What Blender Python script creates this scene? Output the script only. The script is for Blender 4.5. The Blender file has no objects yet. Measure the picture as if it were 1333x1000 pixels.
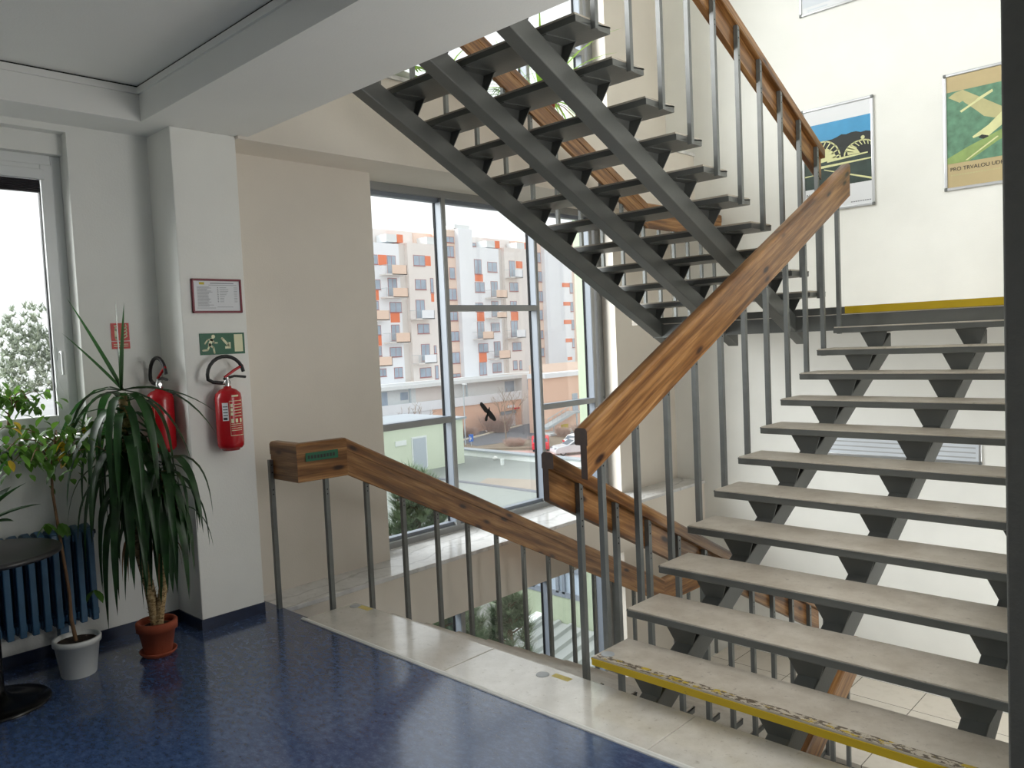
import bpy, bmesh, math, random
from mathutils import Vector, Matrix
random.seed(7)
S = bpy.context.scene
COL = S.collection
# ------------------------------------------------------------------ camera, world, sun, exposure
YAW, PITCH, ROLL = 0.765680, -0.055185, -0.045133
CAM = Vector((2.40753, -2.97361, 1.71584))
def cam_axes():
    cy, sy, cp, sp = math.cos(YAW), math.sin(YAW), math.cos(PITCH), math.sin(PITCH)
    fwd = Vector((-sy*cp, cy*cp, sp)); right = Vector((cy, sy, 0)); up = right.cross(fwd)
    cr, sr = math.cos(ROLL), math.sin(ROLL)
    return cr*right+sr*up, -sr*right+cr*up, fwd
_r, _u, _f = cam_axes()
cd = bpy.data.cameras.new('camera'); cam = bpy.data.objects.new('camera', cd); COL.objects.link(cam)
cam.matrix_world = Matrix(((_r.x, _u.x, -_f.x, CAM.x), (_r.y, _u.y, -_f.y, CAM.y), (_r.z, _u.z, -_f.z, CAM.z), (0, 0, 0, 1)))
cd.sensor_width = 36.0; cd.lens = 1035.958*36.0/1333.0; cd.clip_start = 0.05; cd.clip_end = 600
S.camera = cam
W = bpy.data.worlds.new('overcast_sky'); S.world = W; W.use_nodes = True
bg = W.node_tree.nodes['Background']; bg.inputs[0].default_value = (0.97, 0.985, 1.0, 1); bg.inputs[1].default_value = 0.95
sd = bpy.data.lights.new('veiled_sun', 'SUN'); sd.energy = 6.2; sd.angle = math.radians(60); sd.color = (1.0, 1.0, 0.99)
sun = bpy.data.objects.new('veiled_sun', sd); COL.objects.link(sun)
sun.rotation_euler = Vector((0.76, 0.58, -0.40)).to_track_quat('-Z', 'Y').to_euler()
# unseen fill light, added to brighten the rear wall under the near flight
ld = bpy.data.lights.new('rear_wall_fill', 'AREA'); ld.shape = 'RECTANGLE'; ld.size = .9; ld.size_y = .9; ld.energy = 17; ld.color = (1.0, 0.99, 0.96)
ll = bpy.data.objects.new('rear_wall_fill', ld); COL.objects.link(ll); ll.location = (1.85, 2.9, -.4); ll.rotation_euler = Vector((-.45, 1.0, .12)).to_track_quat('-Z', 'Y').to_euler()
l2 = bpy.data.lights.new('stair_side_fill', 'AREA'); l2.shape = 'RECTANGLE'; l2.size = 1.5; l2.size_y = 1.5; l2.energy = 37; l2.color = (1.0, 0.99, 0.96)  # second fill out of view, added to lift the column and beam soffits
lo2 = bpy.data.objects.new('stair_side_fill', l2); COL.objects.link(lo2); lo2.location = (1.92, .1, 2.0); lo2.rotation_euler = Vector((-1, -.2, .12)).to_track_quat('-Z', 'Y').to_euler()
S.view_settings.view_transform = 'Standard'; S.view_settings.look = 'None'
S.view_settings.exposure = 0.5; S.view_settings.gamma = 1.0; S.view_settings.use_curve_mapping = False
try:
    S.cycles.diffuse_bounces = 8; S.cycles.max_bounces = 14; S.cycles.transparent_max_bounces = 16
except Exception: pass
# ------------------------------------------------------------------ materials
def lin(c):
    return tuple(((x/255)/12.92 if x/255 <= .04045 else ((x/255+.055)/1.055)**2.4) for x in c)
MATS = {}
class NT:
    def __init__(s, name):
        s.m = bpy.data.materials.new(name); s.m.use_nodes = True; s.t = s.m.node_tree
        s.b = s.t.nodes['Principled BSDF']; MATS[name] = s.m
    def n(s, typ, **kw):
        x = s.t.nodes.new(typ)
        for k, v in kw.items(): setattr(x, k, v)
        return x
    def l(s, a, b): s.t.links.new(a, b)
    def ramp(s, src, stops, interp='LINEAR'):
        r = s.n('ShaderNodeValToRGB'); r.color_ramp.interpolation = interp
        e = r.color_ramp.elements
        while len(e) < len(stops): e.new(.5)
        for i, (p, c) in enumerate(stops):
            e[i].position = p; e[i].color = (*c, 1) if len(c) == 3 else c
        s.l(src, r.inputs[0]); return r.outputs[0]
    def coord(s, kind='Object', scale=(1, 1, 1)):
        c = s.n('ShaderNodeTexCoord'); m = s.n('ShaderNodeMapping'); m.inputs['Scale'].default_value = scale
        s.l(c.outputs[kind], m.inputs[0]); return m.outputs[0]
    def noise(s, vec, scale, detail=4, rough=.55):
        x = s.n('ShaderNodeTexNoise'); x.inputs['Scale'].default_value = scale; x.inputs['Detail'].default_value = detail
        x.inputs['Roughness'].default_value = rough; s.l(vec, x.inputs['Vector']); return x.outputs['Fac']
    def mix(s, fac, a, b, mode='MIX'):
        x = s.n('ShaderNodeMix', data_type='RGBA', blend_type=mode)
        for sock, v in ((x.inputs[0], fac), (x.inputs[6], a), (x.inputs[7], b)):
            if hasattr(v, 'is_output') or isinstance(v, bpy.types.NodeSocket): s.l(v, sock)
            elif isinstance(v, (int, float)): sock.default_value = v
            else: sock.default_value = (*v, 1) if len(v) == 3 else v
        return x.outputs[2]
    def math(s, op, a, b=0.0):
        x = s.n('ShaderNodeMath', operation=op)
        for i, v in enumerate((a, b)):
            if isinstance(v, bpy.types.NodeSocket): s.l(v, x.inputs[i])
            else: x.inputs[i].default_value = v
        return x.outputs[0]
    def bump(s, h, strength=.2, dist=.01):
        x = s.n('ShaderNodeBump'); x.inputs['Strength'].default_value = strength; x.inputs['Distance'].default_value = dist
        s.l(h, x.inputs['Height']); s.l(x.outputs[0], s.b.inputs['Normal'])
    def base(s, v):
        if isinstance(v, bpy.types.NodeSocket): s.l(v, s.b.inputs['Base Color'])
        else: s.b.inputs['Base Color'].default_value = (*v, 1)
    def rough(s, v): s.b.inputs['Roughness'].default_value = v
def simple(name, rgb, rough=.6, metal=0.0, var=.08, scale=6.0, bump=0.0, spec=.5):
    k = NT(name); c = lin(rgb)
    v = k.coord()
    f = k.noise(v, scale, 4)
    k.base(k.ramp(f, [(.3, tuple(x*(1-var) for x in c)), (.7, tuple(min(1, x*(1+var)) for x in c))]))
    k.rough(rough); k.b.inputs['Metallic'].default_value = metal; k.b.inputs['Specular IOR Level'].default_value = spec
    if bump: k.bump(k.noise(k.coord(), 90, 3), bump, .004)
    return k.m
simple('wall_white', (237, 237, 233), .85, var=.03, scale=2.0, bump=.25, spec=.2)
simple('wall_cream', (226, 219, 209), .85, var=.03, scale=2.0, bump=.25, spec=.2)
simple('ceiling_white', (236, 236, 233), .9, var=.02, scale=1.5, bump=.15, spec=.2)
simple('concrete', (120, 118, 114), .9, var=.12, bump=.3)
simple('dark_gap', (18, 18, 18), .9)
simple('pillar_grey', (108, 107, 102), .6, var=.06, scale=30, bump=.4)
simple('trim_white', (225, 224, 220), .4, var=.02)
simple('pvc_white', (226, 228, 228), .35, var=.02)
simple('alu_frame', (128, 136, 148), .4, var=.03)
simple('alu_grey', (150, 152, 152), .45, var=.04)
simple('gasket', (25, 26, 30), .7)
simple('alu_silver', (205, 207, 210), .28, metal=.85, var=.03)
simple('steel_bar', (112, 115, 114), .38, metal=.25, var=.1, scale=12)
simple('baseboard_blue', (36, 46, 70), .4, var=.15, scale=20)
simple('black_gloss', (14, 13, 14), .25, var=.2)
simple('table_black', (40, 39, 40), .33, var=.12, scale=9)
simple('red_gloss', (176, 20, 30), .25, var=.04)
simple('dark_red', (120, 24, 44), .35, var=.05)
simple('rubber', (20, 20, 22), .5, var=.1)
simple('chrome', (200, 200, 200), .2, metal=.9, var=.02)
simple('paper', (226, 228, 232), .7, var=.02, scale=3)
simple('ink', (40, 42, 48), .8, var=.02)
simple('ink_grey', (130, 132, 138), .8, var=.02)
simple('label_yellow', (205, 185, 50), .6, var=.03)
simple('sign_green', (14, 92, 62), .45, var=.03)
simple('sign_red', (196, 50, 42), .45, var=.03)
simple('glow_cream', (226, 226, 190), .5, var=.02)
simple('radiator_blue', (62, 98, 128), .35, var=.1, scale=14)
simple('pot_white', (214, 216, 214), .3, var=.03)
simple('terracotta', (150, 70, 44), .8, var=.12, scale=10, bump=.2)
simple('soil', (46, 34, 26), .95, var=.3, scale=40, bump=.6)
simple('stem_brown', (112, 84, 58), .8, var=.2, scale=25)
simple('leaf_yellow', (206, 176, 40), .5, var=.15, scale=30)
simple('leaf_dead', (128, 92, 58), .8, var=.25, scale=30)
simple('sky_blue', (64, 148, 196), .4, var=.1, scale=4)
simple('night_dark', (26, 30, 28), .4, var=.25, scale=8)
simple('road_green', (46, 62, 56), .4, var=.35, scale=7)
simple('pale_yellow', (214, 214, 160), .45, var=.08, scale=9)
simple('sand', (186, 168, 126), .45, var=.04)
simple('sea_green', (92, 134, 108), .45, var=.28, scale=14)
simple('wing_sand', (184, 178, 130), .45, var=.08, scale=9)
simple('wing_green', (140, 164, 96), .45, var=.2, scale=8)
simple('silver_grey', (172, 176, 180), .4, var=.04)
simple('panel_blue', (210, 216, 224), .4, var=.06, scale=4)
simple('yellow_tape', (204, 186, 108), .6, var=.15, scale=20)
simple('bird_black', (10, 10, 12), .6, var=.1)
simple('blind_dark', (58, 54, 58), .6, var=.15, scale=20)
# outdoor
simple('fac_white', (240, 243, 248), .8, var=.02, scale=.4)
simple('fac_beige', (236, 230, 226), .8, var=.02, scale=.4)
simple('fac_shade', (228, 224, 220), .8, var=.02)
simple('fac_peach', (234, 212, 198), .8, var=.02, scale=.4)
simple('fac_salmon', (236, 198, 176), .8, var=.03, scale=.4)
simple('fac_orange', (236, 138, 102), .7, var=.03)
simple('fac_green', (214, 222, 205), .8, var=.03, scale=1.0)
simple('fac_grey', (230, 234, 235), .7, var=.04)
simple('win_frame', (176, 128, 128), .6, var=.05)
simple('win_glass', (168, 182, 198), .3, var=.15, scale=.6)
simple('balcony_peach', (234, 208, 190), .7, var=.03)
simple('rail_metal', (190, 200, 206), .5, var=.05)
simple('asphalt', (112, 114, 122), .9, var=.06, scale=.5)
simple('kerb_stone', (216, 208, 190), .9, var=.08, scale=2)
simple('red_paving', (196, 166, 160), .9, var=.06, scale=1)
simple('flat_roof', (138, 143, 141), .9, var=.08, scale=.35)
simple('roof_stain', (150, 140, 130), .9, var=.06, scale=.8)
simple('roof_metal', (150, 158, 166), .5, var=.03)
simple('earth', (140, 126, 110), .95, var=.12, scale=.8)
simple('twig', (150, 132, 116), .9, var=.1)
simple('bush_twig', (196, 168, 156), .9, var=.15)
simple('pine_needle', (112, 130, 102), .8, var=.3, scale=3)
simple('pine_trunk', (120, 100, 84), .9, var=.2)
simple('tree_green', (176, 184, 170), .9, var=.3, scale=1.5)
simple('car_silver', (206, 210, 216), .25, metal=.3, var=.02)
simple('car_white', (236, 238, 240), .25, var=.02)
simple('car_red', (212, 40, 56), .25, var=.02)
simple('car_glass', (96, 106, 116), .1, var=.05)
simple('tyre', (40, 40, 42), .8)
simple('corrugated', (158, 162, 162), .5, var=.04, scale=1)
simple('wing_green_wall', (170, 182, 158), .8, var=.03)
simple('annex_wall', (150, 152, 150), .8, var=.05)
simple('door_grey', (186, 194, 206), .6, var=.02)
simple('pale_roof', (150, 150, 152), .8, var=.08, scale=.5)
simple('sign_blue', (40, 110, 210), .5, var=.02)
simple('trash_white', (235, 235, 235), .6)
simple('rail_end_dark', (58, 36, 24), .6, var=.2, scale=30)  # darker brown for the end faces of handrails and caps
def make_special():
    # oiled pine, grain along UV u (metres)
    k = NT('pine_wood')
    uv = k.n('ShaderNodeUVMap')
    m = k.n('ShaderNodeMapping'); m.inputs['Scale'].default_value = (1.3, 22, 1); k.l(uv.outputs[0], m.inputs[0])
    m2 = k.n('ShaderNodeMapping'); m2.inputs['Scale'].default_value = (4, 90, 1); k.l(uv.outputs[0], m2.inputs[0])
    m3 = k.n('ShaderNodeMapping'); m3.inputs['Scale'].default_value = (3.4, 9.5, 1); k.l(uv.outputs[0], m3.inputs[0])
    g = k.noise(m.outputs[0], 1.0, 6, .6); f = k.noise(m2.outputs[0], 1.0, 3)
    c = k.ramp(g, [(.36, lin((84, 52, 24))), (.5, lin((140, 98, 54))), (.64, lin((176, 132, 84)))])
    c = k.mix(k.math('MULTIPLY', k.ramp(f, [(.42, (0, 0, 0)), (.7, (1, 1, 1))]), .6), c, lin((102, 58, 22)))
    v = k.n('ShaderNodeTexVoronoi'); v.inputs['Scale'].default_value = 1.0; k.l(m3.outputs[0], v.inputs['Vector'])
    kn = k.ramp(v.outputs['Distance'], [(.09, (1, 1, 1)), (.2, (0, 0, 0))])
    halo = k.ramp(v.outputs['Distance'], [(.1, (.55, .55, .55)), (.42, (0, 0, 0))])
    c = k.mix(halo, c, lin((104, 58, 22)))
    c = k.mix(kn, c, lin((44, 22, 10)))
    k.base(c); k.rough(.34); k.bump(g, .05, .003)
    # stair steel paint
    k = NT('steel_paint'); v = k.coord()
    f = k.noise(v, 60, 3); f2 = k.noise(v, 3, 4)
    k.base(k.mix(f2, lin((84, 86, 84)), lin((106, 108, 105)))); k.rough(.36); k.bump(f, .22, .003)
    # worn marble treads
    for nm, a, b2, d, rg in (('marble_tread', (176, 166, 152), (200, 192, 180), (120, 110, 98), .34), ('marble_strip', (206, 201, 192), (226, 222, 215), (150, 140, 124), .2),
                             ('marble_ledge', (206, 206, 206), (228, 228, 228), (150, 150, 152), .14)):
        k = NT(nm); v = k.coord()
        n1 = k.noise(v, 7, 6, .65); n2 = k.noise(v, 26, 5, .7)
        c = k.ramp(n1, [(.3, lin(a)), (.65, lin(b2))])
        vein = k.ramp(n2, [(.60, (0, 0, 0)), (.72, (.6, .6, .6))])
        c = k.mix(vein, c, lin(d))
        if nm == 'marble_ledge':
            w = k.n('ShaderNodeTexWave'); w.inputs['Scale'].default_value = 1.6; w.inputs['Distortion'].default_value = 9; w.inputs['Detail'].default_value = 4
            k.l(v, w.inputs['Vector']); vf = k.ramp(w.outputs['Fac'], [(.0, (.4, .4, .4)), (.06, (0, 0, 0))]); c = k.mix(vf, c, lin(d))
        else:
            sc = k.noise(k.coord(scale=(1, 3, 1)), 60, 4, .7); c = k.mix(k.ramp(sc, [(.63, (0, 0, 0)), (.72, (.55, .55, .55))]), c, lin((92, 84, 74)))
        k.base(c); k.rough(rg)
        if nm == 'marble_strip': k.b.inputs['Coat Weight'].default_value = .6; k.b.inputs['Coat Roughness'].default_value = .1; k.b.inputs['Coat IOR'].default_value = 1.8
    # yellow tread front edge, chipped
    k = NT('yellow_paint'); v = k.coord()
    n = k.noise(v, 30, 4, .6); big = k.noise(v, 4, 3)
    c = k.mix(big, lin((178, 150, 0)), lin((198, 168, 8)))
    chip = k.ramp(n, [(.70, (0, 0, 0)), (.74, (1, 1, 1))]); c = k.mix(chip, c, lin((120, 100, 50))); k.base(c); k.rough(.5)
    k = NT('worn_yellow'); v = k.coord(scale=(1, 2.2, 1))
    n = k.noise(v, 34, 5, .6); n2 = k.noise(v, 15, 4, .6)
    c = k.ramp(n, [(.46, lin((186, 176, 160))), (.5, lin((92, 80, 66)))], 'CONSTANT')
    yl = k.ramp(n2, [(.57, (0, 0, 0)), (.61, (1, 1, 1))]); c = k.mix(yl, c, lin((182, 156, 30))); k.base(c); k.rough(.5)
    # blue linoleum
    k = NT('blue_lino'); v = k.coord(scale=(1, 1.6, 1))
    n = k.noise(v, 20, 8, .75); n2 = k.noise(v, 70, 4, .7)
    c = k.ramp(n, [(.34, lin((40, 56, 88))), (.5, lin((54, 74, 112))), (.66, lin((76, 98, 136)))])
    c = k.mix(k.ramp(n2, [(.55, (0, 0, 0)), (.75, (.5, .5, .5))]), c, lin((110, 124, 152)))
    k.base(c); k.rough(.18); k.b.inputs['Specular IOR Level'].default_value = .6; k.bump(n2, .04, .002); k.b.inputs['Coat Weight'].default_value = .3; k.b.inputs['Coat Roughness'].default_value = .1; k.b.inputs['Coat IOR'].default_value = 1.9
    # floor tiles of the lower landing
    k = NT('floor_tiles'); v = k.coord()
    br = k.n('ShaderNodeTexBrick', offset=0.0); br.inputs['Scale'].default_value = 1.0
    br.inputs['Mortar Size'].default_value = .004; br.inputs['Brick Width'].default_value = .6; br.inputs['Row Height'].default_value = .45
    br.inputs['Color1'].default_value = (*lin((222, 214, 202)), 1); br.inputs['Color2'].default_value = (*lin((214, 206, 194)), 1); br.inputs['Mortar'].default_value = (*lin((110, 104, 96)), 1)
    k.l(v, br.inputs['Vector']); k.base(k.mix(k.ramp(k.noise(v, 9, 5), [(.5, (0, 0, 0)), (.8, (.4, .4, .4))]), br.outputs['Color'], lin((186, 176, 160)))); k.rough(.25)
    # white pavers with dark joints (terrace outside)
    k = NT('white_pavers'); v = k.coord()
    mp = k.n('ShaderNodeMapping'); mp.inputs['Rotation'].default_value = (0, 0, math.pi/2); k.l(v, mp.inputs[0])
    br = k.n('ShaderNodeTexBrick'); br.inputs['Scale'].default_value = 1.0; br.inputs['Mortar Size'].default_value = .035
    br.inputs['Brick Width'].default_value = .62; br.inputs['Row Height'].default_value = .3
    br.inputs['Color1'].default_value = (*lin((146, 148, 148)), 1); br.inputs['Color2'].default_value = (*lin((140, 142, 143)), 1); br.inputs['Mortar'].default_value = (*lin((60, 64, 64)), 1)
    k.l(mp.outputs[0], br.inputs['Vector']); k.base(br.outputs['Color']); k.rough(.8)
    # leaves
    for nm, a, b2 in (('leaf_dark', (14, 38, 18), (44, 84, 38)), ('leaf_green', (42, 78, 30), (96, 138, 52)), ('leaf_bright', (96, 150, 40), (160, 200, 80))):
        k = NT(nm); v = k.coord(); n = k.noise(v, 12, 3)
        k.base(k.ramp(n, [(.3, lin(a)), (.7, lin(b2))])); k.rough(.38)
        tr = k.n('ShaderNodeBsdfTranslucent'); tr.inputs[0].default_value = (*lin(b2), 1)
        mx = k.n('ShaderNodeMixShader'); mx.inputs[0].default_value = .35
        k.l(k.b.outputs[0], mx.inputs[1]); k.l(tr.outputs[0], mx.inputs[2]); k.l(mx.outputs[0], k.t.nodes['Material Output'].inputs[0])
    # yucca bark
    k = NT('yucca_bark'); v = k.coord(scale=(1, 1, 2.2)); n = k.noise(v, 34, 4, .7)
    k.base(k.ramp(n, [(.35, lin((82, 62, 40))), (.5, lin((176, 148, 104))), (.7, lin((206, 186, 146)))])); k.rough(.9); k.bump(n, .8, .01)
    # clear glass
    k = NT('clear_glass'); t = k.t; t.nodes.remove(k.b)
    tb = k.n('ShaderNodeBsdfTransparent'); tb.inputs[0].default_value = (.97, .985, .98, 1)
    gl = k.n('ShaderNodeBsdfGlossy'); gl.inputs['Roughness'].default_value = .02
    fr = k.n('ShaderNodeFresnel'); fr.inputs[0].default_value = 1.45
    mx = k.n('ShaderNodeMixShader'); k.l(k.math('MULTIPLY', fr.outputs[0], .12), mx.inputs[0]); k.l(tb.outputs[0], mx.inputs[1]); k.l(gl.outputs[0], mx.inputs[2])
    k.l(mx.outputs[0], t.nodes['Material Output'].inputs[0])
make_special()
# ------------------------------------------------------------------ mesh builder
def lobby_clear(p):
    x, y, z = p
    if y < -.85: x = max(x, -2.70 if z < 1.26 or y > -1.33 else -2.81)
    if x < -2.375 and y > -.862: y = -.862
    return (x, y, z)
def ledge_clear(p):
    x, y, z = p
    x = max(x, -2.93)
    if y < .86: x = max(x, -2.69)
    if x < -2.32: z = max(z, 3.725)
    return (x, y, z)
class MB:
    def keep(s, fn): s.v = [fn(p) for p in s.v]; return s
    def __init__(s): s.v = []; s.f = []; s.m = []; s.sm = []
    def add(s, verts, faces, mi=0, smooth=False):
        o = len(s.v); s.v += [tuple(p) for p in verts]
        for f in faces: s.f.append([o+i for i in f]); s.m.append(mi); s.sm.append(smooth)
        return s
    def box(s, x0, x1, y0, y1, z0, z1, mi=0):
        P = [(x, y, z) for z in (z0, z1) for y in (y0, y1) for x in (x0, x1)]
        return s.add(P, [(0, 2, 3, 1), (4, 5, 7, 6), (0, 1, 5, 4), (2, 6, 7, 3), (0, 4, 6, 2), (1, 3, 7, 5)], mi)
    def prism(s, poly, axis, a, b, mi=0):
        # poly: 2D points in the two other axes (order x,y,z minus axis)
        n = len(poly)
        def P(p, t):
            q = list(p); q.insert(axis, t); return tuple(q)
        V = [P(p, a) for p in poly]+[P(p, b) for p in poly]
        F = [tuple(range(n))[::-1], tuple(range(n, 2*n))]+[(i, (i+1) % n, n+(i+1) % n, n+i) for i in range(n)]
        return s.add(V, F, mi)
    def quad(s, a, b, c, d, mi=0): return s.add([a, b, c, d], [(0, 1, 2, 3)], mi)
    def poly(s, pts, mi=0): return s.add(pts, [tuple(range(len(pts)))], mi)
    def tube(s, path, r, seg=8, mi=0, cap=True):
        path = [Vector(p) for p in path]; n = len(path)
        rr = r if isinstance(r, (list, tuple)) else [r]*n
        V = []; ref = None
        for i, p in enumerate(path):
            t = (path[min(i+1, n-1)]-path[max(i-1, 0)])
            t = t.normalized() if t.length > 1e-9 else Vector((0, 0, 1))
            if ref is None:
                ref = Vector((1, 0, 0)) if abs(t.x) < .9 else Vector((0, 1, 0))
            u = (ref-t*ref.dot(t)).normalized(); w = t.cross(u); ref = u
            for j in range(seg):
                a = 2*math.pi*j/seg; V.append(p+(u*math.cos(a)+w*math.sin(a))*rr[i])
        F = [(i*seg+j, i*seg+(j+1) % seg, (i+1)*seg+(j+1) % seg, (i+1)*seg+j) for i in range(n-1) for j in range(seg)]
        s.add(V, F, mi, True)
        if cap:
            s.add([V[j] for j in range(seg)], [tuple(range(seg))[::-1]], mi)
            s.add([V[(n-1)*seg+j] for j in range(seg)], [tuple(range(seg))], mi)
        return s
    def lathe(s, c, prof, seg=24, mi=0, axis='z'):
        V = []
        for r, h in prof:
            for j in range(seg):
                a = 2*math.pi*j/seg; p = (r*math.cos(a), r*math.sin(a), h)
                if axis == 'x': p = (p[2], p[0], p[1])
                if axis == 'y': p = (p[0], p[2], p[1])
                V.append((c[0]+p[0], c[1]+p[1], c[2]+p[2]))
        n = len(prof)
        F = [(i*seg+j, i*seg+(j+1) % seg, (i+1)*seg+(j+1) % seg, (i+1)*seg+j) for i in range(n-1) for j in range(seg)]
        s.add(V, F, mi, True)
        if prof[0][0] > 1e-6: s.add(V[:seg], [tuple(range(seg))[::-1]], mi)
        if prof[-1][0] > 1e-6: s.add(V[-seg:], [tuple(range(seg))], mi)
        return s
    def sweep(s, path, sec, mi=0, me=None):
        # path: 3D points; section: (horizontal offset to the right of travel, dz); ends and corners cut by vertical planes
        path = [Vector(p) for p in path]; n = len(path); m = len(sec); V = []
        for i, p in enumerate(path):
            ds = []
            for a, b in ((i-1, i), (i, i+1)):
                if a >= 0 and b < n:
                    d = path[b]-path[a]; d.z = 0; ds.append(d.normalized())
            ns = [Vector((d.y, -d.x, 0)) for d in ds]
            nn = ns[0] if len(ns) == 1 else (ns[0]+ns[1]).normalized()
            k = 1.0 if len(ns) == 1 else 1.0/max(.3, nn.dot(ns[0]))
            for o, dz in sec: V.append(p+nn*(o*k)+Vector((0, 0, dz)))
        F = [(i*m+j, i*m+(j+1) % m, (i+1)*m+(j+1) % m, (i+1)*m+j) for i in range(n-1) for j in range(m)]
        s.add(V, F, mi)
        return s.add(V, [tuple(range(m))[::-1], tuple((n-1)*m+j for j in range(m))], mi if me is None else me)
    def leaf(s, p, d, length, width, droop, seg=5, mi=0, up=Vector((0, 0, 1)), ovate=False):
        # a curved blade from p along d, bending down
        p = Vector(p); d = Vector(d).normalized(); side = d.cross(up)
        side = side.normalized() if side.length > 1e-4 else Vector((1, 0, 0))
        V = []; st = length/seg
        for i in range(seg+1):
            t = i/seg
            w = width*(math.sin(math.pi*min(1, .12+.88*t)) if ovate else (1-t**2.2)*(.65+.35*min(1, t*5)))*.5
            nrm = side.cross(d).normalized()
            V += [p-side*w+nrm*w*.25, p+Vector((0, 0, 0)), p+side*w+nrm*w*.25]
            d = (d+Vector((0, 0, -droop/seg))).normalized(); p = p+d*st
        F = []
        for i in range(seg):
            a = i*3; F += [(a, a+1, a+4, a+3), (a+1, a+2, a+5, a+4)]
        return s.add(V, F, mi, True)
    def uvs(s, me, d):
        d = Vector(d).normalized(); w = d.cross(Vector((0, 0, 1)))
        w = w.normalized() if w.length > 1e-4 else Vector((1, 0, 0)); q = w.cross(d)
        uv = me.uv_layers.new(name='grain')
        for p in me.polygons:
            vs = [me.vertices[i].co for i in p.vertices]
            e = max(((vs[i]-vs[i-1]) for i in range(len(vs))), key=lambda x: x.length)
            if len(vs) == 4 and e.length > .2:
                d = e.normalized()
                if d.y+d.x < 0: d = -d
            w = d.cross(Vector((0, 0, 1))); w = w.normalized() if w.length > 1e-4 else Vector((1, 0, 0)); q = w.cross(d)
            for li in p.loop_indices:
                c = me.vertices[me.loops[li].vertex_index].co
                uv.data[li].uv = (c.dot(d), c.dot(q)+.73*c.dot(w))
def obj(name, mb, mats, parent=None, bevel=0.0, grain=None):
    if isinstance(mats, str): mats = [mats]
    off = Vector((0, 0, 0)); q = parent
    while q is not None: off += q.location; q = q.parent
    me = bpy.data.meshes.new(name)
    me.from_pydata([tuple(Vector(p)-off) for p in mb.v], [], mb.f)
    for m in mats: me.materials.append(MATS[m])
    me.polygons.foreach_set('material_index', mb.m); me.polygons.foreach_set('use_smooth', mb.sm)
    bm = bmesh.new(); bm.from_mesh(me); bmesh.ops.recalc_face_normals(bm, faces=bm.faces); bm.to_mesh(me); bm.free()
    if grain: mb.uvs(me, grain)
    me.update()
    o = bpy.data.objects.new(name, me); COL.objects.link(o)
    if parent is not None: o.parent = parent
    if bevel:
        b = o.modifiers.new('bevel', 'BEVEL'); b.width = bevel; b.segments = 2; b.limit_method = 'ANGLE'
    return o
def tag(o, label=None, cat=None, group=None, kind=None):
    if label: o['label'] = label
    if cat: o['category'] = cat
    if group: o['group'] = group
    if kind: o['kind'] = kind
    return o
def thing(name, label, cat, loc=(0, 0, 0), group=None, kind=None):
    o = bpy.data.objects.new(name, None); COL.objects.link(o); o.location = loc; o.empty_display_size = .1
    return tag(o, label, cat, group, kind)
def struct(name, mb, mats, parent=None, label=None, bevel=0.0):
    o = obj(name, mb, mats, parent, bevel)
    if parent is None: o['kind'] = 'structure'
    if label: o['label'] = label
    return o
def sroot(name, loc, label=None):
    o = thing(name, label, None, loc); o['kind'] = 'structure'; return o
def flat_text(name, body, size, loc, rot, mat, parent, extrude=.0006):
    cu = bpy.data.curves.new(name, 'FONT'); cu.body = body; cu.size = size; cu.extrude = extrude
    fo = bpy.data.objects.new(name, cu); COL.objects.link(fo); bpy.context.view_layer.update()
    me = bpy.data.meshes.new_from_object(fo.evaluated_get(bpy.context.evaluated_depsgraph_get()))
    bpy.data.objects.remove(fo); me.materials.clear(); me.materials.append(MATS[mat])
    o = bpy.data.objects.new(name, me); COL.objects.link(o); o.parent = parent
    off = Vector((0, 0, 0)); q = parent
    while q is not None: off += q.location; q = q.parent
    o.location = Vector(loc)-off; o.rotation_euler = rot
    return o
# ------------------------------------------------------------------ the setting
H, ST = .155, 3.72
XW = -2.72                      # window wall of the lobby
# floors
struct('floor', MB().box(-2.73, 4.2, -5.5, -.345, -.3, 0).box(-2.73, -2.05, -.345, -.31, -.3, 0), 'blue_lino', label='dark blue mottled linoleum floor of the lobby')
ms = MB()
for a, b in ((-2.05, -.732), (-.728, .543), (.547, 1.85), (1.854, 2.02)): ms.box(a, b, -.345, .052, -.04, .003)
ms.box(-2.05, 2.02, -.345, .04, -.3, -.04)
struct('floor_stair_edge', ms, 'marble_strip', label='pale marble strip along the stairwell edge of the blue floor', bevel=.004)
struct('trim_1', MB().prism([(-.362, 0), (-.362, .006), (-.352, .012), (-.342, .012), (-.336, .003), (-.336, 0)], 0, -2.06, 2.0), 'trim_white', label='white metal edging strip between blue linoleum and marble')
struct('wall_stair_opening', MB().box(-2.05, -2.0, -.31, .052, -.35, -.002), 'concrete')
struct('ceiling', MB().box(-2.4, 4.2, -5.5, -1.01, 3.29, 3.6), 'ceiling_white', label='white suspended ceiling field of the lobby')
struct('ceiling_beam_window', MB().box(-2.73, -2.4, -5.5, -1.01, 3.09, 3.6), 'ceiling_white')
struct('ceiling_beam_stair', MB().box(-2.73, 4.2, -1.01, -.36, 3.09, 3.72), 'ceiling_white', label='white ceiling beam at the stairwell edge')
struct('ceiling_upper_slab', MB().box(-2.05, 1.95, -.36, .02, 3.5, 3.72), 'concrete')
cn = MB().box(-2.4, -2.385, -5.5, -1.01, 3.245, 3.282).box(-2.4, 4.2, -1.025, -1.01, 3.245, 3.282)
struct('trim_2', cn, 'ceiling_white', label='white cornice strip under the ceiling')
struct('trim_3', MB().box(-2.4, -2.388, -5.5, -1.01, 3.282, 3.2899).box(-2.4, 4.2, -1.022, -1.01, 3.282, 3.2899), 'dark_gap')
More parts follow.
